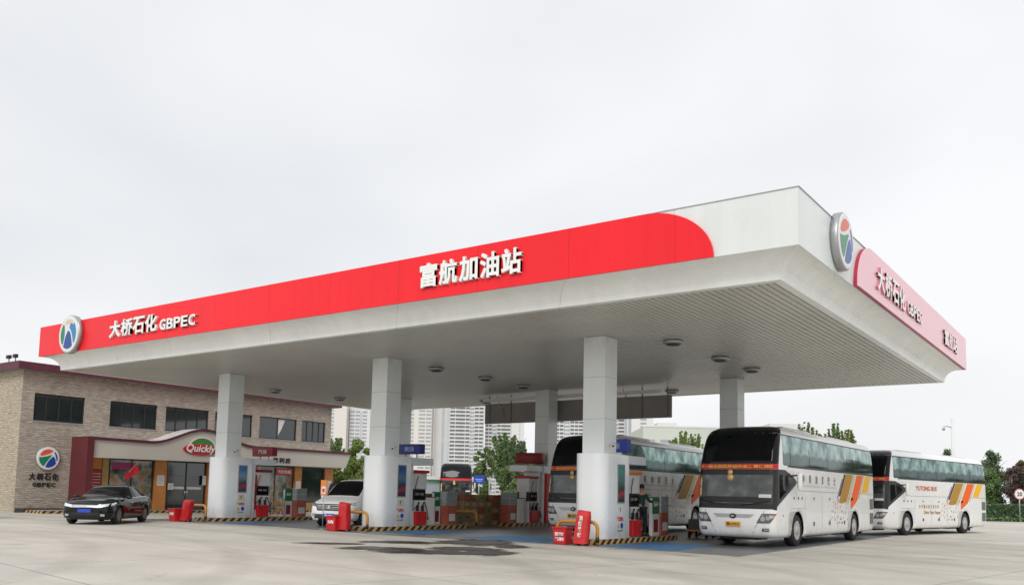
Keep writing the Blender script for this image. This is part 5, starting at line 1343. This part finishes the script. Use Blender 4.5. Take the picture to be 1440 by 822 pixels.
# Quickly sign
t = thing('shop_sign', 'red Quickly sign with green arc on the arched shop fascia', 'sign', (XW+XF+.003, 30.75, 3.72))
b = MB(); el = [(1.15*math.cos(a)*(1-.0*math.sin(a)), -.08+.33*math.sin(a)) for a in [k*PI/16 for k in range(32)]]
b.prism(el, 'x', 0, .06); b.build('red_backing', M['redp'], t, bevel=.02)
ga = [(.78*math.cos(a)+.12, .10+.50*math.sin(a)) for a in [k*PI/14 for k in range(15)]]; gi = [(.5*math.cos(a)+.12, .12+.26*math.sin(a)) for a in [PI-k*PI/14 for k in range(15)]]
b = MB(); b.prism([(.9*math.cos(a)+.12, .08+.60*math.sin(a)) for a in [k*PI/14 for k in range(15)]], 'x', .002, .03); b.build('white_arc', M['white'], t)
b = MB(); b.prism(ga, 'x', .031, .05); b.build('green_arc', mat('sign_green', (.05, .22, .05), .4), t)
place_text('lettering', 'Quickly', 1.95, .56, (.064, 0, -.06), (1, 0, 0), [M['letter'], M['redp']], t, .03, .02, .25, heavy=.012)
t = thing('shop_lettering', 'black characters 便利店 on the shop fascia right of the arch', 'sign', (XW+XF+.002, 36.75, 3.28))
for i, ch in enumerate('便利店'): place_text('letter', ch, .42, .34, (0, -.5+i*.5, 0), (1, 0, 0), M['text_black'], t, .03, .08)
# red flags by the window
t = thing('red_flag', 'small red flag hanging slanted on a pole before the shop window', 'flag', (XW+1.7, 25.95, 1.9))
t.scale = (.8, .8, .8)
b = MB(); b.tube([(0, .0, -.1), (0, .95, 1.05)], .015, 6); b.build('pole', M['alu'], t)
b = MB(); rows = []
for i in range(9):
    f = i/8; rows.append([(.05*math.sin(6*f+3*g_), .0+.85*f+.28*g_, .1+.85*f-.42*g_+.05*math.sin(5*f)) for g_ in (0, .25, .5, .75, 1)])
b.grid(rows); b.build('cloth', M['redp'], t)
# rooftop floodlights
for i, (x, l) in enumerate(((-46.9, 'small black floodlight on the roof edge at far left, outer one'), (-46.2, 'small black floodlight on the roof edge at far left, nearer the corner'))):
    t = thing('roof_floodlight', l, 'floodlight', (x, 20.85, BH+.37)); b = MB(); b.tube([(0, 0, 0), (0, 0, .2)], .025, 6); b.build('bracket', M['darkgrey'], t)
    b = MB(); b.box(-.16, .16, -.1, .06, .2, .38); b.build('housing', M['black'], t, bevel=.02)
# info stand at the left edge of the picture
t = thing('service_stand', 'white and green self-service stand with table at the left edge', 'service stand', (-38.95, 16.6, 0), R(24))
b = MB(); b.box(-.9, .55, -.35, .35, .62, .70); b.build('table_top', M['white'], t, bevel=.01)
for x in (-.8, .12, .45):
    b = MB(); b.box(x, x+.08, -.3, -.22, 0, .618); b.box(x, x+.08, .22, .3, 0, .618); b.build('leg', M['alu'], t)
b = MB(); b.box(-.9, .12, .1, .3, .703, 2.02); pn = b.build('panel', mat('stand_panel', (.45, .62, .6), .4, 0, .25, 1.5), t, bevel=.02)
b = MB(); b.box(-.9, .12, .094, .098, 1.88, 2.0); b.build('header', M['paleblue'], pn)
b = MB(); b.box(-.1, .06, .094, .098, .9, 1.8); b.build('print', M['green'], pn)
b = MB(); b.box(.17, .55, .1, .2, 1.28, 1.72); b.build('side_board', M['white'], t, bevel=.01)
b = MB(); b.tube([(.36, .15, .703), (.36, .15, 1.28)], .02, 6); b.build('post', M['alu'], t)

# ------------------------------------------------------------------ far places, in the frame l (right of view) / d (ahead)
CA, SA = math.cos(.6285), math.sin(.6285)
def POS(l, d, z=0): return (l*CA-d*SA, l*SA+d*CA, z)
M['tw_cream'] = mat('tower_cream', (.66, .635, .59), .8, 0, .03, .05); M['tw_white'] = mat('tower_pale', (.68, .68, .675), .8, 0, .03, .05)  # wall colours paled to stand in for distance haze
M['tw_win'] = mat('tower_window', (.32, .36, .40), .4, 0, .25, .3); M['tw_dark'] = mat('tower_recess', (.32, .34, .36), .6, 0, .2, .3); M['tw_blue'] = mat('tower_bluegrey', (.48, .52, .58), .6, 0, .1, .2)  # window and recess tones lifted too, as painted haze
def tower(label, l0, l1, h, bays, wall, d=700, depth=18, rot=0):
    c = POS((l0+l1)/2, d); t = thing('apartment_tower', label, 'apartment tower', c, .6285+rot)
    W = l1-l0; b = MB(); b.box(-W/2, W/2, 0, depth, 0, h); b.build('wall', wall, t)
    b = MB(); b.box(-W*.2, W*.15, 3, depth-3, h, h+5); b.box(-W/2, W/2, -.2, .3, h, h+1.2); b.build('roof_house', wall, t)
    n = int(h/3)
    tot = sum(q[1] for q in bays); x = -W/2
    for kind, fr in bays:
        bw = W*fr/tot
        if kind in ('win', 'dots'):
            xa, xb = (x+bw*.08, x+bw*.92) if kind == 'win' else (x+bw*.38, x+bw*.62)
            b = MB(); z = 0; rows = []; mi = []
            for k in range(n):
                rows += [(k*3, -.14), (k*3+1.0, -.14), (k*3+1.0, -.04), (k*3+2.6, -.04), (k*3+2.6, -.14)]; mi += [1, 0, 0, 0, 1]
            rows.append((n*3, -.14))
            for k in range(len(rows)-1):
                (z0, y0), (z1, y1) = rows[k], rows[k+1]; b.add([(xa, y0, z0), (xb, y0, z0), (xb, y1, z1), (xa, y1, z1)], [(0, 1, 2, 3)], mi[k])
            b.build('window_column', [M['tw_win'], wall], t)
        elif kind == 'strip':
            b = MB(); b.box(x, x+bw, -.15, -.02, 0, h-2); b.build('glazed_strip', M['tw_blue'], t)
        elif kind == 'balc':
            b = MB(); b.box(x+.2, x+bw-.2, -.2, -.02, 0, h-2); b.build('recess', M['tw_dark'], t)
            b = MB()
            for k in range(n): b.box(x, x+bw, -1.5, -.22, k*3, k*3+.28); b.box(x+.1, x+bw-.1, -1.6, -1.45, k*3+.281, k*3+1.15)
            b.box(x-.15, x+.15, -1.62, -.21, 0, h); b.box(x+bw-.15, x+bw+.15, -1.62, -.21, 0, h)
            nf = max(1, int(round(bw/3.6)))
            for k in range(1, nf): xx = x+bw*k/nf; b.box(xx-.22, xx+.22, -1.66, -.215, 0, h-.5)
            b.build('balcony_stack', M['tw_white'], t)
        x += bw
    return t
tower('cream apartment tower just right of the shop building, one column of small windows', -152, -129.5, 108, [('wall', 1), ('dots', 1.2), ('wall', 1)], M['tw_cream'])
tower('shorter blue-grey apartment tower, its flat top visible left of the middle column', -129, -112.5, 67, [('win', 1), ('win', 1), ('strip', .35), ('win', 1), ('wall', .5)], M['tw_white'], 712, rot=.12)
tower('cream apartment tower right behind the middle column with a dark balcony edge on its left', -90, -60, 112, [('win', .8), ('balc', .9), ('dots', 1.5), ('win', 1), ('win', .8)], M['tw_cream'], 690)
tower('slim pale apartment tower between the cream one and the big balcony tower', -59.5, -48.5, 108, [('wall', 1), ('strip', .3), ('wall', .4)], M['tw_white'], 705)
tower('wide white apartment tower of stacked balconies above the distant coach', -48, -19, 110, [('strip', .3), ('balc', 1.2), ('balc', 1), ('win', .5), ('balc', 1)], M['tw_white'], 695)
tower('white apartment tower with cream side under the hanging board, left of rear column', -18, 14, 104, [('balc', .7), ('win', .5), ('balc', .8), ('balc', .6), ('wall', .8), ('dots', .3), ('wall', .3)], M['tw_white'], 715)
tower('white balcony tower seen between the rear column and the right front column', 35, 64, 106, [('balc', 1), ('win', .5), ('balc', 1), ('strip', .3)], M['tw_white'], 700)
tower('white balcony tower right of the right front column', 66, 98, 104, [('balc', .8), ('win', .4), ('balc', .9), ('win', .4), ('balc', .5), ('strip', .3)], M['tw_white'], 708)
tower('plain white narrow tower with one dark window strip beside the low pale building', 98.5, 116, 74, [('wall', .8), ('win', .7), ('wall', .6)], M['tw_white'], 690)
# low pale building
t = thing('low_building', 'long low flat-roofed pale grey-green building behind the coaches', 'building', POS(40, 160), .6285)
b = MB(); b.box(-15, 15.5, 0, 20, 0, 14.2); b.build('wall', mat('pale_green_wall', (.55, .58, .53), .8, 0, .05, .1), t)
b = MB(); b.box(-12, -8.4, 2, 6, 14.2, 15.2); b.box(8.7, 15, 1, 8, 14.2, 15.4); b.build('roof_house', M['tw_white'], t)
for x in (-13.6, -11, -6, -1, 4, 9, 13):
    b = MB(); b.box(x-.8, x+.8, -.08, -.01, 10.8, 11.9); b.build('window', M['tw_win'], t)
b = MB(); b.box(-15.1, 15.6, -.1, .1, 14.2, 14.5); b.build('parapet', M['tw_white'], t)

# ------------------------------------------------------------------ trees
def tree(name, label, l, d, h, shape, leaf, seed, wd=None, n=1700, ls=.105, group=None, cat='tree'):
    rr = random.Random(seed); t = thing(name, label, cat, POS(l, d), rr.uniform(0, 6), group)
    wd = wd or h*.28; z0 = h*(.22 if shape != 'bush' else .05)
    b = MB(); tp = [(0, 0, -.1), (.03*h*rr.uniform(-.5, .5), 0, h*.35), (0, .03*h*rr.uniform(-.5, .5), h*.7), (0, 0, h*.93)]; b.tube(tp, [h*.022+.03, h*.016+.02, h*.009+.01, .01], 7)
    limbs = []
    for k in range(9):
        z = h*rr.uniform(.25, .8); a = rr.uniform(0, 2*PI); L_ = wd*rr.uniform(.5, .95)*(1-.55*z/h); e = Vector((math.cos(a)*L_, math.sin(a)*L_, z+L_*rr.uniform(.5, 1.3))); b.tube([(0, 0, z), tuple((Vector((0, 0, z))+e)/2+Vector((0, 0, .1))), tuple(e)], [.05, .03, .01], 5); limbs.append(e)
    b.build('trunk', M['trunk'], t)
    # clumps
    clumps = []
    nc = 26 if shape != 'bush' else 22
    for k in range(nc):
        f = (k+.5)/nc; z = z0+(h-z0)*f
        if shape == 'spire': R_ = wd*.5*(math.sin(min(1, f*2.2+.25)*PI/2)*(1-f)**.75+.06)
        elif shape == 'round': R_ = wd*math.sqrt(max(0, 1-(2*f-1)**2))*.75
        elif shape == 'cone': R_ = wd*.62*(1-f)**.8+.05
        else: R_ = wd*math.sqrt(max(0, 1-(1.25*f-.25)**2))*.8
        a = rr.uniform(0, 2*PI); q = R_*rr.uniform(.25, .95); clumps.append((Vector((q*math.cos(a), q*math.sin(a), z)), max(.18, wd*rr.uniform(.16, .34)*(1-.4*f))))
    if shape == 'spire':      # steep upright shoots with short leaves all along them
        clumps = []
        for k in range(22):
            f0 = .12+.6*(k/22); z = z0+(h-z0)*f0; a = k*2.4+rr.uniform(-.4, .4); out = wd*.5*(1-f0*.75)*rr.uniform(.6, 1.1); ln = (h-z0)*(.42-.12*f0)*rr.uniform(.8, 1.15)
            p0 = Vector((0, 0, z)); p1 = Vector((math.cos(a)*out, math.sin(a)*out, z+ln*.55)); p2 = Vector((math.cos(a)*out*1.15, math.sin(a)*out*1.15, min(z+ln, h)))
            for j in range(9):
                q = j/8; clumps.append(((1-q)**2*p0+2*q*(1-q)*p1+q*q*p2, wd*.15*(1.05-q*.75)))
        for j in range(10): clumps.append((Vector((0, 0, z0+(h-z0)*(.35+.65*j/9))), wd*.15*(1.1-j/10)))
    b = MB()
    for k in range(int(n*(4.0 if ls < .2 else 1.5))):
        c, r_ = rr.choice(clumps); v = Vector((rr.gauss(0, 1), rr.gauss(0, 1), rr.gauss(0, .9))); v = v.normalized()*r_*(rr.random()**.45)*(1.25 if rr.random() < .12 else 1)
        p = c+v; s = ls*rr.uniform(.6, 1.4); ax = Vector((rr.uniform(-1, 1), rr.uniform(-1, 1), rr.uniform(-.6, 1))).normalized(); u = ax.orthogonal().normalized()*s; w_ = ax.cross(u).normalized()*s*.55
        b.add([p-u, p+w_*.9, p+u, p-w_*.9], [(0, 1, 2, 3)])
    b.build('crown', leaf, t, fix=False)
    return t
T_ = tree
T_('small_tree', 'dark pointed treetop close to the right end of the shop building', -14.9, 76, 5.9, 'spire', M['leaf'], 1, 2.2, 1500)
T_('bushy_tree', 'bright yellow-green bushy tree left of the middle front column', -12.6, 73, 5.5, 'round', M['leaf_lt'], 2, 2.2, 2200)
T_('shrub', 'leafy shrub filling the gap behind the white minivan, left one', -14.4, 70, 3.9, 'bush', M['leaf'], 3, 2.2, 2400, cat='shrub')
T_('shrub', 'leafy light shrub behind the roof of the white minivan, right one', -11.9, 68, 3.6, 'bush', M['leaf_lt'], 4, 2.2, 2200, cat='shrub')
T_('street_tree', 'green tree left of the rear dispenser, lower and leftmost of the group', -1.95, 80, 5.5, 'round', M['leaf'], 5, 1.5, 2000)
T_('street_tree', 'tallest green tree just left of the rear dispenser', -.15, 80, 6.9, 'spire', M['leaf'], 6, 3.2, 2600)
T_('street_tree', 'dark green tree right behind the round red lane sign', 1.0, 79, 6.2, 'spire', M['leaf_dk'], 7, 3.0, 2400)
T_('street_tree', 'small light treetop between the round red sign and the rear column', 2.5, 84, 5.3, 'spire', M['leaf_lt'], 8, 1.4, 900)
T_('street_tree', 'low green tree behind the rear end of the carton stack', .2, 74, 3.6, 'round', M['leaf'], 9, 1.5, 1500)
for i, (l, h, s, lab) in enumerate([(21.0, 8.6, 'spire', 'short yellow-green tree before the low pale building, leftmost'), (22.3, 9.8, 'spire', 'yellow-green poplar rising above the coach roof, left of a pair'), (24.2, 9.5, 'spire', 'yellow-green poplar rising above the coach roof, right of a pair'),
    (37.6, 11.2, 'spire', 'tallest yellow-green spire tree above the middle of the nearest coach'), (39.0, 10.6, 'spire', 'second spire tree above the nearest coach'), (40.3, 9.9, 'spire', 'lower bushy spire tree above the nearest coach, between the two groups'), (41.4, 11.1, 'spire', 'dark thin spire tree above the rear of the nearest coach'),
    (42.7, 10.3, 'spire', 'spire tree above the rear end of the nearest coach, middle one'), (44.0, 10.5, 'spire', 'spire tree above the rear end of the nearest coach, rightmost')]):
    T_('poplar_tree', lab, l, 110+i % 3, h, s, M['leaf_lt'] if i % 3 != 0 or i < 3 else M['leaf'], 20+i, 2.4, 1300, .14)
T_('dark_tree', 'lone dark green treetop just left of the tall light pole', 55.6, 110, 8.1, 'cone', M['leaf_dk'], 40, 2.6, 1500)
T_('dark_tree', 'low dark treetop right of the light pole', 53.6, 100, 5.6, 'round', M['leaf_dk'], 41, 1.6, 1300)
T_('dark_tree', 'tall dark green tree at the rear corner of the second coach', 55.6, 100, 7.3, 'cone', M['leaf_dk'], 42, 3.6, 2600)
T_('green_tree', 'mid-green tree low behind the rear of the second coach', 52.6, 95, 5.2, 'round', M['leaf'], 43, 1.9, 2200)
T_('plum_tree', 'purple-leaved tree behind the round speed sign', 54.6, 93, 5.4, 'round', M['leaf_pl'], 44, 2.2, 2600)
T_('plum_tree', 'purple-leaved tree at the right edge of the picture', 56.6, 92, 5.5, 'round', M['leaf_pl'], 45, 2.2, 2400)
T_('brown_tree', 'tree with brownish foliage above the purple ones at the right edge', 56.6, 96, 6.2, 'round', M['leaf_br'], 46, 2.3, 2400)
T_('brown_tree', 'brownish tree just outside the purple pair, farther right', 60.0, 95, 6.4, 'round', M['leaf_br'], 47, 2.6, 2000)
T_('green_tree', 'green tree beyond the right edge behind the hedge', 62.5, 92, 6.0, 'round', M['leaf'], 48, 2.6, 1600)
T_('green_tree', 'mid-green low tree between the second coach and the purple trees', 53.4, 88, 3.9, 'bush', M['leaf'], 49, 1.7, 1800)
for i, (l, d, h, wd, lf) in enumerate([(66, 88, 8.2, 3.2, 'leaf_dk'), (71, 86, 7.0, 3.0, 'leaf'), (76, 84, 8.8, 3.4, 'leaf_dk'), (82, 83, 7.4, 3.2, 'leaf_pl'), (88, 80, 8.4, 3.3, 'leaf')]):
    T_('yard_tree', ['dark green yard tree outside the picture on the right, nearest the purple trees', 'mid-green round yard tree, second beyond the right edge of the picture', 'tallest dark yard tree beyond the right edge of the picture', 'purple-leaved yard tree far beyond the right edge of the picture', 'green yard tree farthest beyond the right edge of the picture'][i], l, d, h, 'round', M[lf], 60+i, wd, 1800, .24)
for i, (l, d, h, wd, lf) in enumerate([(50.5, 100, 4.4, 1.9, 'leaf_dk'), (51.8, 104, 5.6, 2.0, 'leaf_dk'), (55.2, 90, 4.6, 2.2, 'leaf_dk'), (57.8, 89, 4.4, 2.3, 'leaf_pl')]):
    T_('background_tree', ['low dark tree left of the light pole foot', 'dark rounded treetop right beside the light pole', 'dark low tree filling in behind the speed sign', 'low purple tree right behind the hedge at the picture edge'][i], l, d, h, 'bush', M[lf], 70+i, wd, 2000)
for i in range(13):
    l = 61+i*3.4; d = 84-1.5*i; T_('belt_tree', ['first', 'second', 'third', 'fourth', 'fifth', 'sixth', 'seventh', 'eighth', 'ninth', 'tenth', 'eleventh', 'twelfth', 'thirteenth'][i]+' tree of the dense belt running right beyond the picture edge', l, d, 5.6+1.3*((i*7) % 5)/4, 'bush', M['leaf_dk' if i % 3 else 'leaf'], 90+i, 3.0, 1500, .32, 'belt of trees right of the yard')
# hedge: individual leaves over a core
def hedge(label, l0, d0, l1, d1, h, wd, leaf, seed, n):
    rr = random.Random(seed); c = POS((l0+l1)/2, (d0+d1)/2); t = thing('hedge', label, 'hedge', c, 0)
    a = Vector(POS(l0, d0))-Vector(c); e = Vector(POS(l1, d1))-Vector(c); dr = (e-a).normalized(); sd = Vector((-dr.y, dr.x, 0)); b = MB(); L_ = (e-a).length
    M4 = Matrix((dr, sd, Vector((0, 0, 1)))).transposed().to_4x4(); b.box(-L_/2, L_/2, -wd*.36, wd*.36, 0, h*.86, 0, M4); b.build('core', M['hedge'], t)
    b = MB()
    for k in range(n):
        x = rr.uniform(-L_/2, L_/2); f = rr.random()
        if f < .55: y = -wd*.38*1+rr.gauss(0, .05); z = rr.uniform(.05, h)
        else: y = rr.uniform(-wd*.45, wd*.45); z = h*.9+rr.gauss(0, .05)+.06*math.sin(x*2.3)
        if rr.random() < .5 and f < .55: y = -y
        p = dr*x+sd*y+Vector((0, 0, z)); s = .10*rr.uniform(.6, 1.5); ax = Vector((rr.uniform(-1, 1), rr.uniform(-1, 1), rr.uniform(-.4, 1))).normalized(); u = ax.orthogonal().normalized()*s; w_ = ax.cross(u)*s*.6 if False else ax.cross(u).normalized()*s*.6
        b.add([p-u, p+w_, p+u, p-w_], [(0, 1, 2, 3)])
    b.build('foliage', leaf, t, fix=False); return t
hedge('long clipped green hedge along the far side of the yard at right', 40.5, 80, 72, 76, 1.55, 1.2, M['leaf_dk'], 3, 11000)
hedge('low pale green ground hedge strip in front of the clipped hedge', 41.5, 77.2, 56, 76.6, .28, .6, M['leaf'], 5, 2200)

# light pole, speed sign and small far things
t = thing('light_pole', 'tall slim white light pole with a small camera arm at right', 'light pole', POS(51.2, 100))
b = MB(); b.tube([(0, 0, 0), (0, 0, 11.2)], [.20, .13], 12); b.build('pole', M['white'], t)
b = MB(); b.tube([(0, 0, 10.1), (-.6*CA, -.6*SA, 10.3), (-1.0*CA, -1.0*SA, 10.2)], .05, 8); b.build('arm', M['alu'], t)
b = MB(); b.lathe([(.05, .12), (.16, .05), (.17, -.1), (.1, -.2)], (-1.0*CA, -1.0*SA, 10.0), seg=12); b.build('camera_head', M['alu'], t)
t = thing('speed_sign', 'round white speed limit sign reading 20 with red ring before the hedge', 'road sign', POS(44.9, 76.5), .6285)
b = MB(); b.tube([(0, .03, 0), (0, .03, 2.75)], .045, 10); b.build('post', M['alu'], t)
b = MB(); b.lathe([(.46, 0), (.46, .03)], (0, -.03, 2.42), 'y', 30); b.build('red_ring', mat('faded_ring', (.6, .2, .22), .5), t)
b = MB(); b.lathe([(.40, 0), (.40, .004)], (0, -.036, 2.42), 'y', 30); b.build('white_face', M['white'], t)
place_text('lettering', '20', .46, .36, (0, -.038, 2.42), (0, -1, 0), M['text_black'], t, .004, .1)
t = thing('thin_post', 'thin white post standing before the green trees', 'post', POS(-1.1, 58)); b = MB(); b.tube([(0, 0, 0), (0, 0, 2.6)], .05, 8); b.build('shaft', M['white'], t); b = MB(); b.lathe([(.12, 0), (.10, .03)], (0, 0, 0), seg=12); b.build('foot', M['alu'], t)
t = thing('blue_road_sign', 'small blue sign board right of the distant coach', 'road sign', POS(-2.1, 68), .6285); b = MB(); b.tube([(0, .03, 0), (0, .03, 2.8)], .04, 8); b.build('post', M['alu'], t); b = MB(); b.box(-.42, .42, -.03, -.011, 2.25, 2.85); b.build('plate', M['blue'], t)
b = MB(); b.box(-.3, .3, -.036, -.032, 2.5, 2.56); b.box(-.2, .2, -.036, -.032, 2.38, 2.43); b.build('print', M['paleblue'], t)
t = thing('green_kiosk', 'low pale green kiosk far behind the middle pump', 'kiosk', POS(-7.1, 72), .6285)
b = MB(); b.box(-1.8, 1.9, 0, 2, 0, 2.5); b.build('wall', mat('kiosk_green', (.25, .42, .34), .5, 0, .2, 1), t); b = MB(); b.box(-1.7, 1.8, -.03, -.01, 1.3, 2.1); b.build('window', M['tw_win'], t)
b = MB(); b.prism([(-2.2, 2.5), (2.2, 2.5), (2.0, 2.75), (-2.0, 2.75)], 'y', -.4, 2.3); b.build('roof', M['haze_white'], t)
# trolley, bag, cone between the coaches
t = thing('hand_trolley', 'brown and orange four-wheeled trolley between the two front coaches', 'trolley', (-13.6, 31.4, 0), R(10))
b = MB(); b.box(-.4, .4, -.7, .7, .26, .32); b.build('deck', M['wood'], t, bevel=.01)
b = MB(); b.box(-.35, .35, -.6, .2, .322, .70); b.build('crate', M['darkgrey'], t, bevel=.02); b = MB(); b.box(-.3, .3, .25, .62, .322, .62); b.build('crate', M['orange'], t, bevel=.02)
for x in (-.32, .32):
    for y in (-.55, .55): b = MB(); b.lathe([(.06, -.03), (.13, -.03), (.13, .03), (.06, .03)], (0, 0, 0), 'x', 16); b.build('wheel', M['rubber'], t, (x, y, .13))
b = MB(); b.tube([(-.3, .68, .3), (-.3, .85, .95), (.3, .85, .95), (.3, .68, .3)], .02, 8); b.build('handle', M['alu'], t)
t = thing('traffic_cone', 'orange traffic cone beside the trolley', 'traffic cone', (-12.55, 30.9, 0)); b = MB(); b.box(-.18, .18, -.18, .18, 0, .03); b.build('base', M['rubber'], t, bevel=.01); b = MB(); b.lathe([(.13, .031), (.03, .62), (.02, .64)], seg=20); b.build('cone', M['stripeorange'], t); b = MB(); b.lathe([(.092, .27), (.066, .42)], seg=20); b.build('reflective_band', M['paper'], t)

# ------------------------------------------------------------------ person behind the board
def skin_mesh(name, joints, edges, radii, m, sub=2):
    me = bpy.data.meshes.new(name); me.from_pydata(joints, edges, []); o = bpy.data.objects.new(name, me); COL.objects.link(o)
    md = o.modifiers.new('s', 'SKIN'); md.use_smooth_shade = True
    for i, r in enumerate(radii): me.skin_vertices[0].data[i].radius = (r if isinstance(r, tuple) else (r, r))
    me.skin_vertices[0].data[0].use_root = True
    sb = o.modifiers.new('u', 'SUBSURF'); sb.levels = sub; sb.render_levels = sub
    bpy.context.view_layer.update(); r = bpy.data.meshes.new_from_object(o.evaluated_get(DG())); bpy.data.objects.remove(o)
    r.materials.clear(); r.materials.append(m); r.name = name
    for p in r.polygons: p.use_smooth = True
    return r
def person(label, loc, rz, jacket, trousers, arm='rest', s=1.0):
    t = thing('person', label, 'person', loc, rz)   # faces local -Y
    J = [(0, 0, .96), (0, 0, 1.12), (0, .01, 1.30), (0, 0, 1.44), (0, -.01, 1.52), (0, -.02, 1.60), (0, -.03, 1.70),
         (-.10, 0, .90), (-.12, -.02, .50), (-.12, .02, .09), (-.12, -.12, .04), (.10, 0, .90), (.13, -.03, .50), (.14, .02, .09), (.15, -.12, .04),
         (-.17, 0, 1.40), (-.23, .0, 1.14), (-.24, -.10, .90), (-.24, -.13, .83), (.17, 0, 1.40), (.25, -.10, 1.20), (.26, -.36, 1.16), (.25, -.45, 1.15)]
    if arm == 'down': J[20:23] = [(.23, .0, 1.14), (.24, -.10, .90), (.24, -.13, .83)]
    J = [(x*s, y*s, z*s) for x, y, z in J]
    E_ = [(0, 1), (1, 2), (2, 3), (3, 4), (4, 5), (5, 6), (0, 7), (7, 8), (8, 9), (9, 10), (0, 11), (11, 12), (12, 13), (13, 14), (3, 15), (15, 16), (16, 17), (17, 18), (3, 19), (19, 20), (20, 21), (21, 22)]
    Rd = [(.13, .10), (.12, .09), (.14, .10), (.10, .08), (.05, .055), (.072, .085), (.062, .075), .085, .058, .04, .035, .085, .058, .04, .035, .06, .042, .032, .028, .06, .042, .032, .028]
    bd_ = skin_mesh('body', J, E_, Rd, M['skin']); link('body', bd_, t)
    # hands: palm continues the forearm, five fingers each
    for hx, (px, py, pz), dr in ((-1, J[18], Vector((0, -.3, -1))), (1, J[22], Vector((0, -1, -.15)) if arm != 'down' else Vector((0, -.3, -1)))):
        b = MB(); dr.normalize(); sdv = Vector((1, 0, 0)); p = Vector((px, py, pz))
        b.tube([p-dr*.02, p+dr*.05, p+dr*.085], [.026, .036, .03], 10)
        for k in range(4):
            q = p+dr*.08+sdv*(k-1.5)*.017; ln = (.06, .07, .066, .052)[k]; b.tube([q, q+dr*ln*.5+Vector((0, 0, -.006)), q+dr*ln+Vector((0, .0, -.022))], [.009, .0085, .006], 7)
        q = p+dr*.03-sdv*hx*.03; b.tube([q, q-sdv*hx*.018+dr*.03, q-sdv*hx*.02+dr*.058], [.011, .010, .007], 7); b.build('hand', M['skin'], t)
    R2 = [tuple(v*1.13 for v in r) if isinstance(r, tuple) else r*1.3 for r in Rd]
    ids = [0, 1, 2, 3, 15, 16, 17, 19, 20, 21]; mp_ = {v: i for i, v in enumerate(ids)}; J[0] = (0, 0, .90*s)
    link('jacket', skin_mesh('jacket', [J[i] for i in ids], [(mp_[a], mp_[c]) for a, c in E_ if a in mp_ and c in mp_], [R2[i] for i in ids], jacket), t)
    ids = [0, 7, 8, 9, 11, 12, 13]; mp_ = {v: i for i, v in enumerate(ids)}
    link('trousers', skin_mesh('trousers', [J[i] for i in ids], [(mp_[a], mp_[c]) for a, c in E_ if a in mp_ and c in mp_], [(.135*s, .112*s)]+[R2[i]*1.06 for i in ids[1:]], trousers), t)
    for i in (10, 14):
        x, y, z = J[i]; b = MB(); b.prism([(y-.09, .0), (y+.19, .0), (y+.19, .07), (y+.05, .10), (y-.06, .07), (y-.10, .03)], 'x', x-.045, x+.045); b.build('shoe', M['black'], t, bevel=.012)
    hx, hy, hz = J[5]
    b = MB(); b.lathe([(.086, .03), (.094, .07), (.09, .12), (.06, .165), (.02, .178)], (hx, hy+.008, hz-.005), seg=18, sc=(.92, 1.08)); b.build('hair', M['hair'], t)
    b = MB()
    for sx in (-1, 1): b.lathe([(.009, -.006), (.011, 0), (.006, .006)], (hx+sx*.030, hy-.082, hz+.03), 'y', 10)
    b.build('eye', M['text_black'], t)
    b = MB(); b.prism([(hy-.082, hz+.03), (hy-.108, hz-.008), (hy-.08, hz-.014)], 'x', hx-.011, hx+.011); b.build('nose', M['skin'], t)
    b = MB(); b.box(hx-.022, hx+.022, hy-.088, hy-.080, hz-.040, hz-.032); b.build('mouth', mat('lips', (.3, .1, .08), .5), t)
    b = MB()
    for sx in (-1, 1): b.lathe([(.012, -.012), (.02, 0), (.012, .012)], (hx+sx*.078, hy+.0, hz+.012), 'x', 10, sc=(.7, 1.3))
    b.build('ear', M['skin'], t)
    return t
person('station worker in dark green uniform standing between the dispenser and the green and white board', (XC[2]+.28, 27.08, .157), R(65), M['uniform'], mat('dark_trousers', (.012, .014, .02), .85, 0, .2, 6))
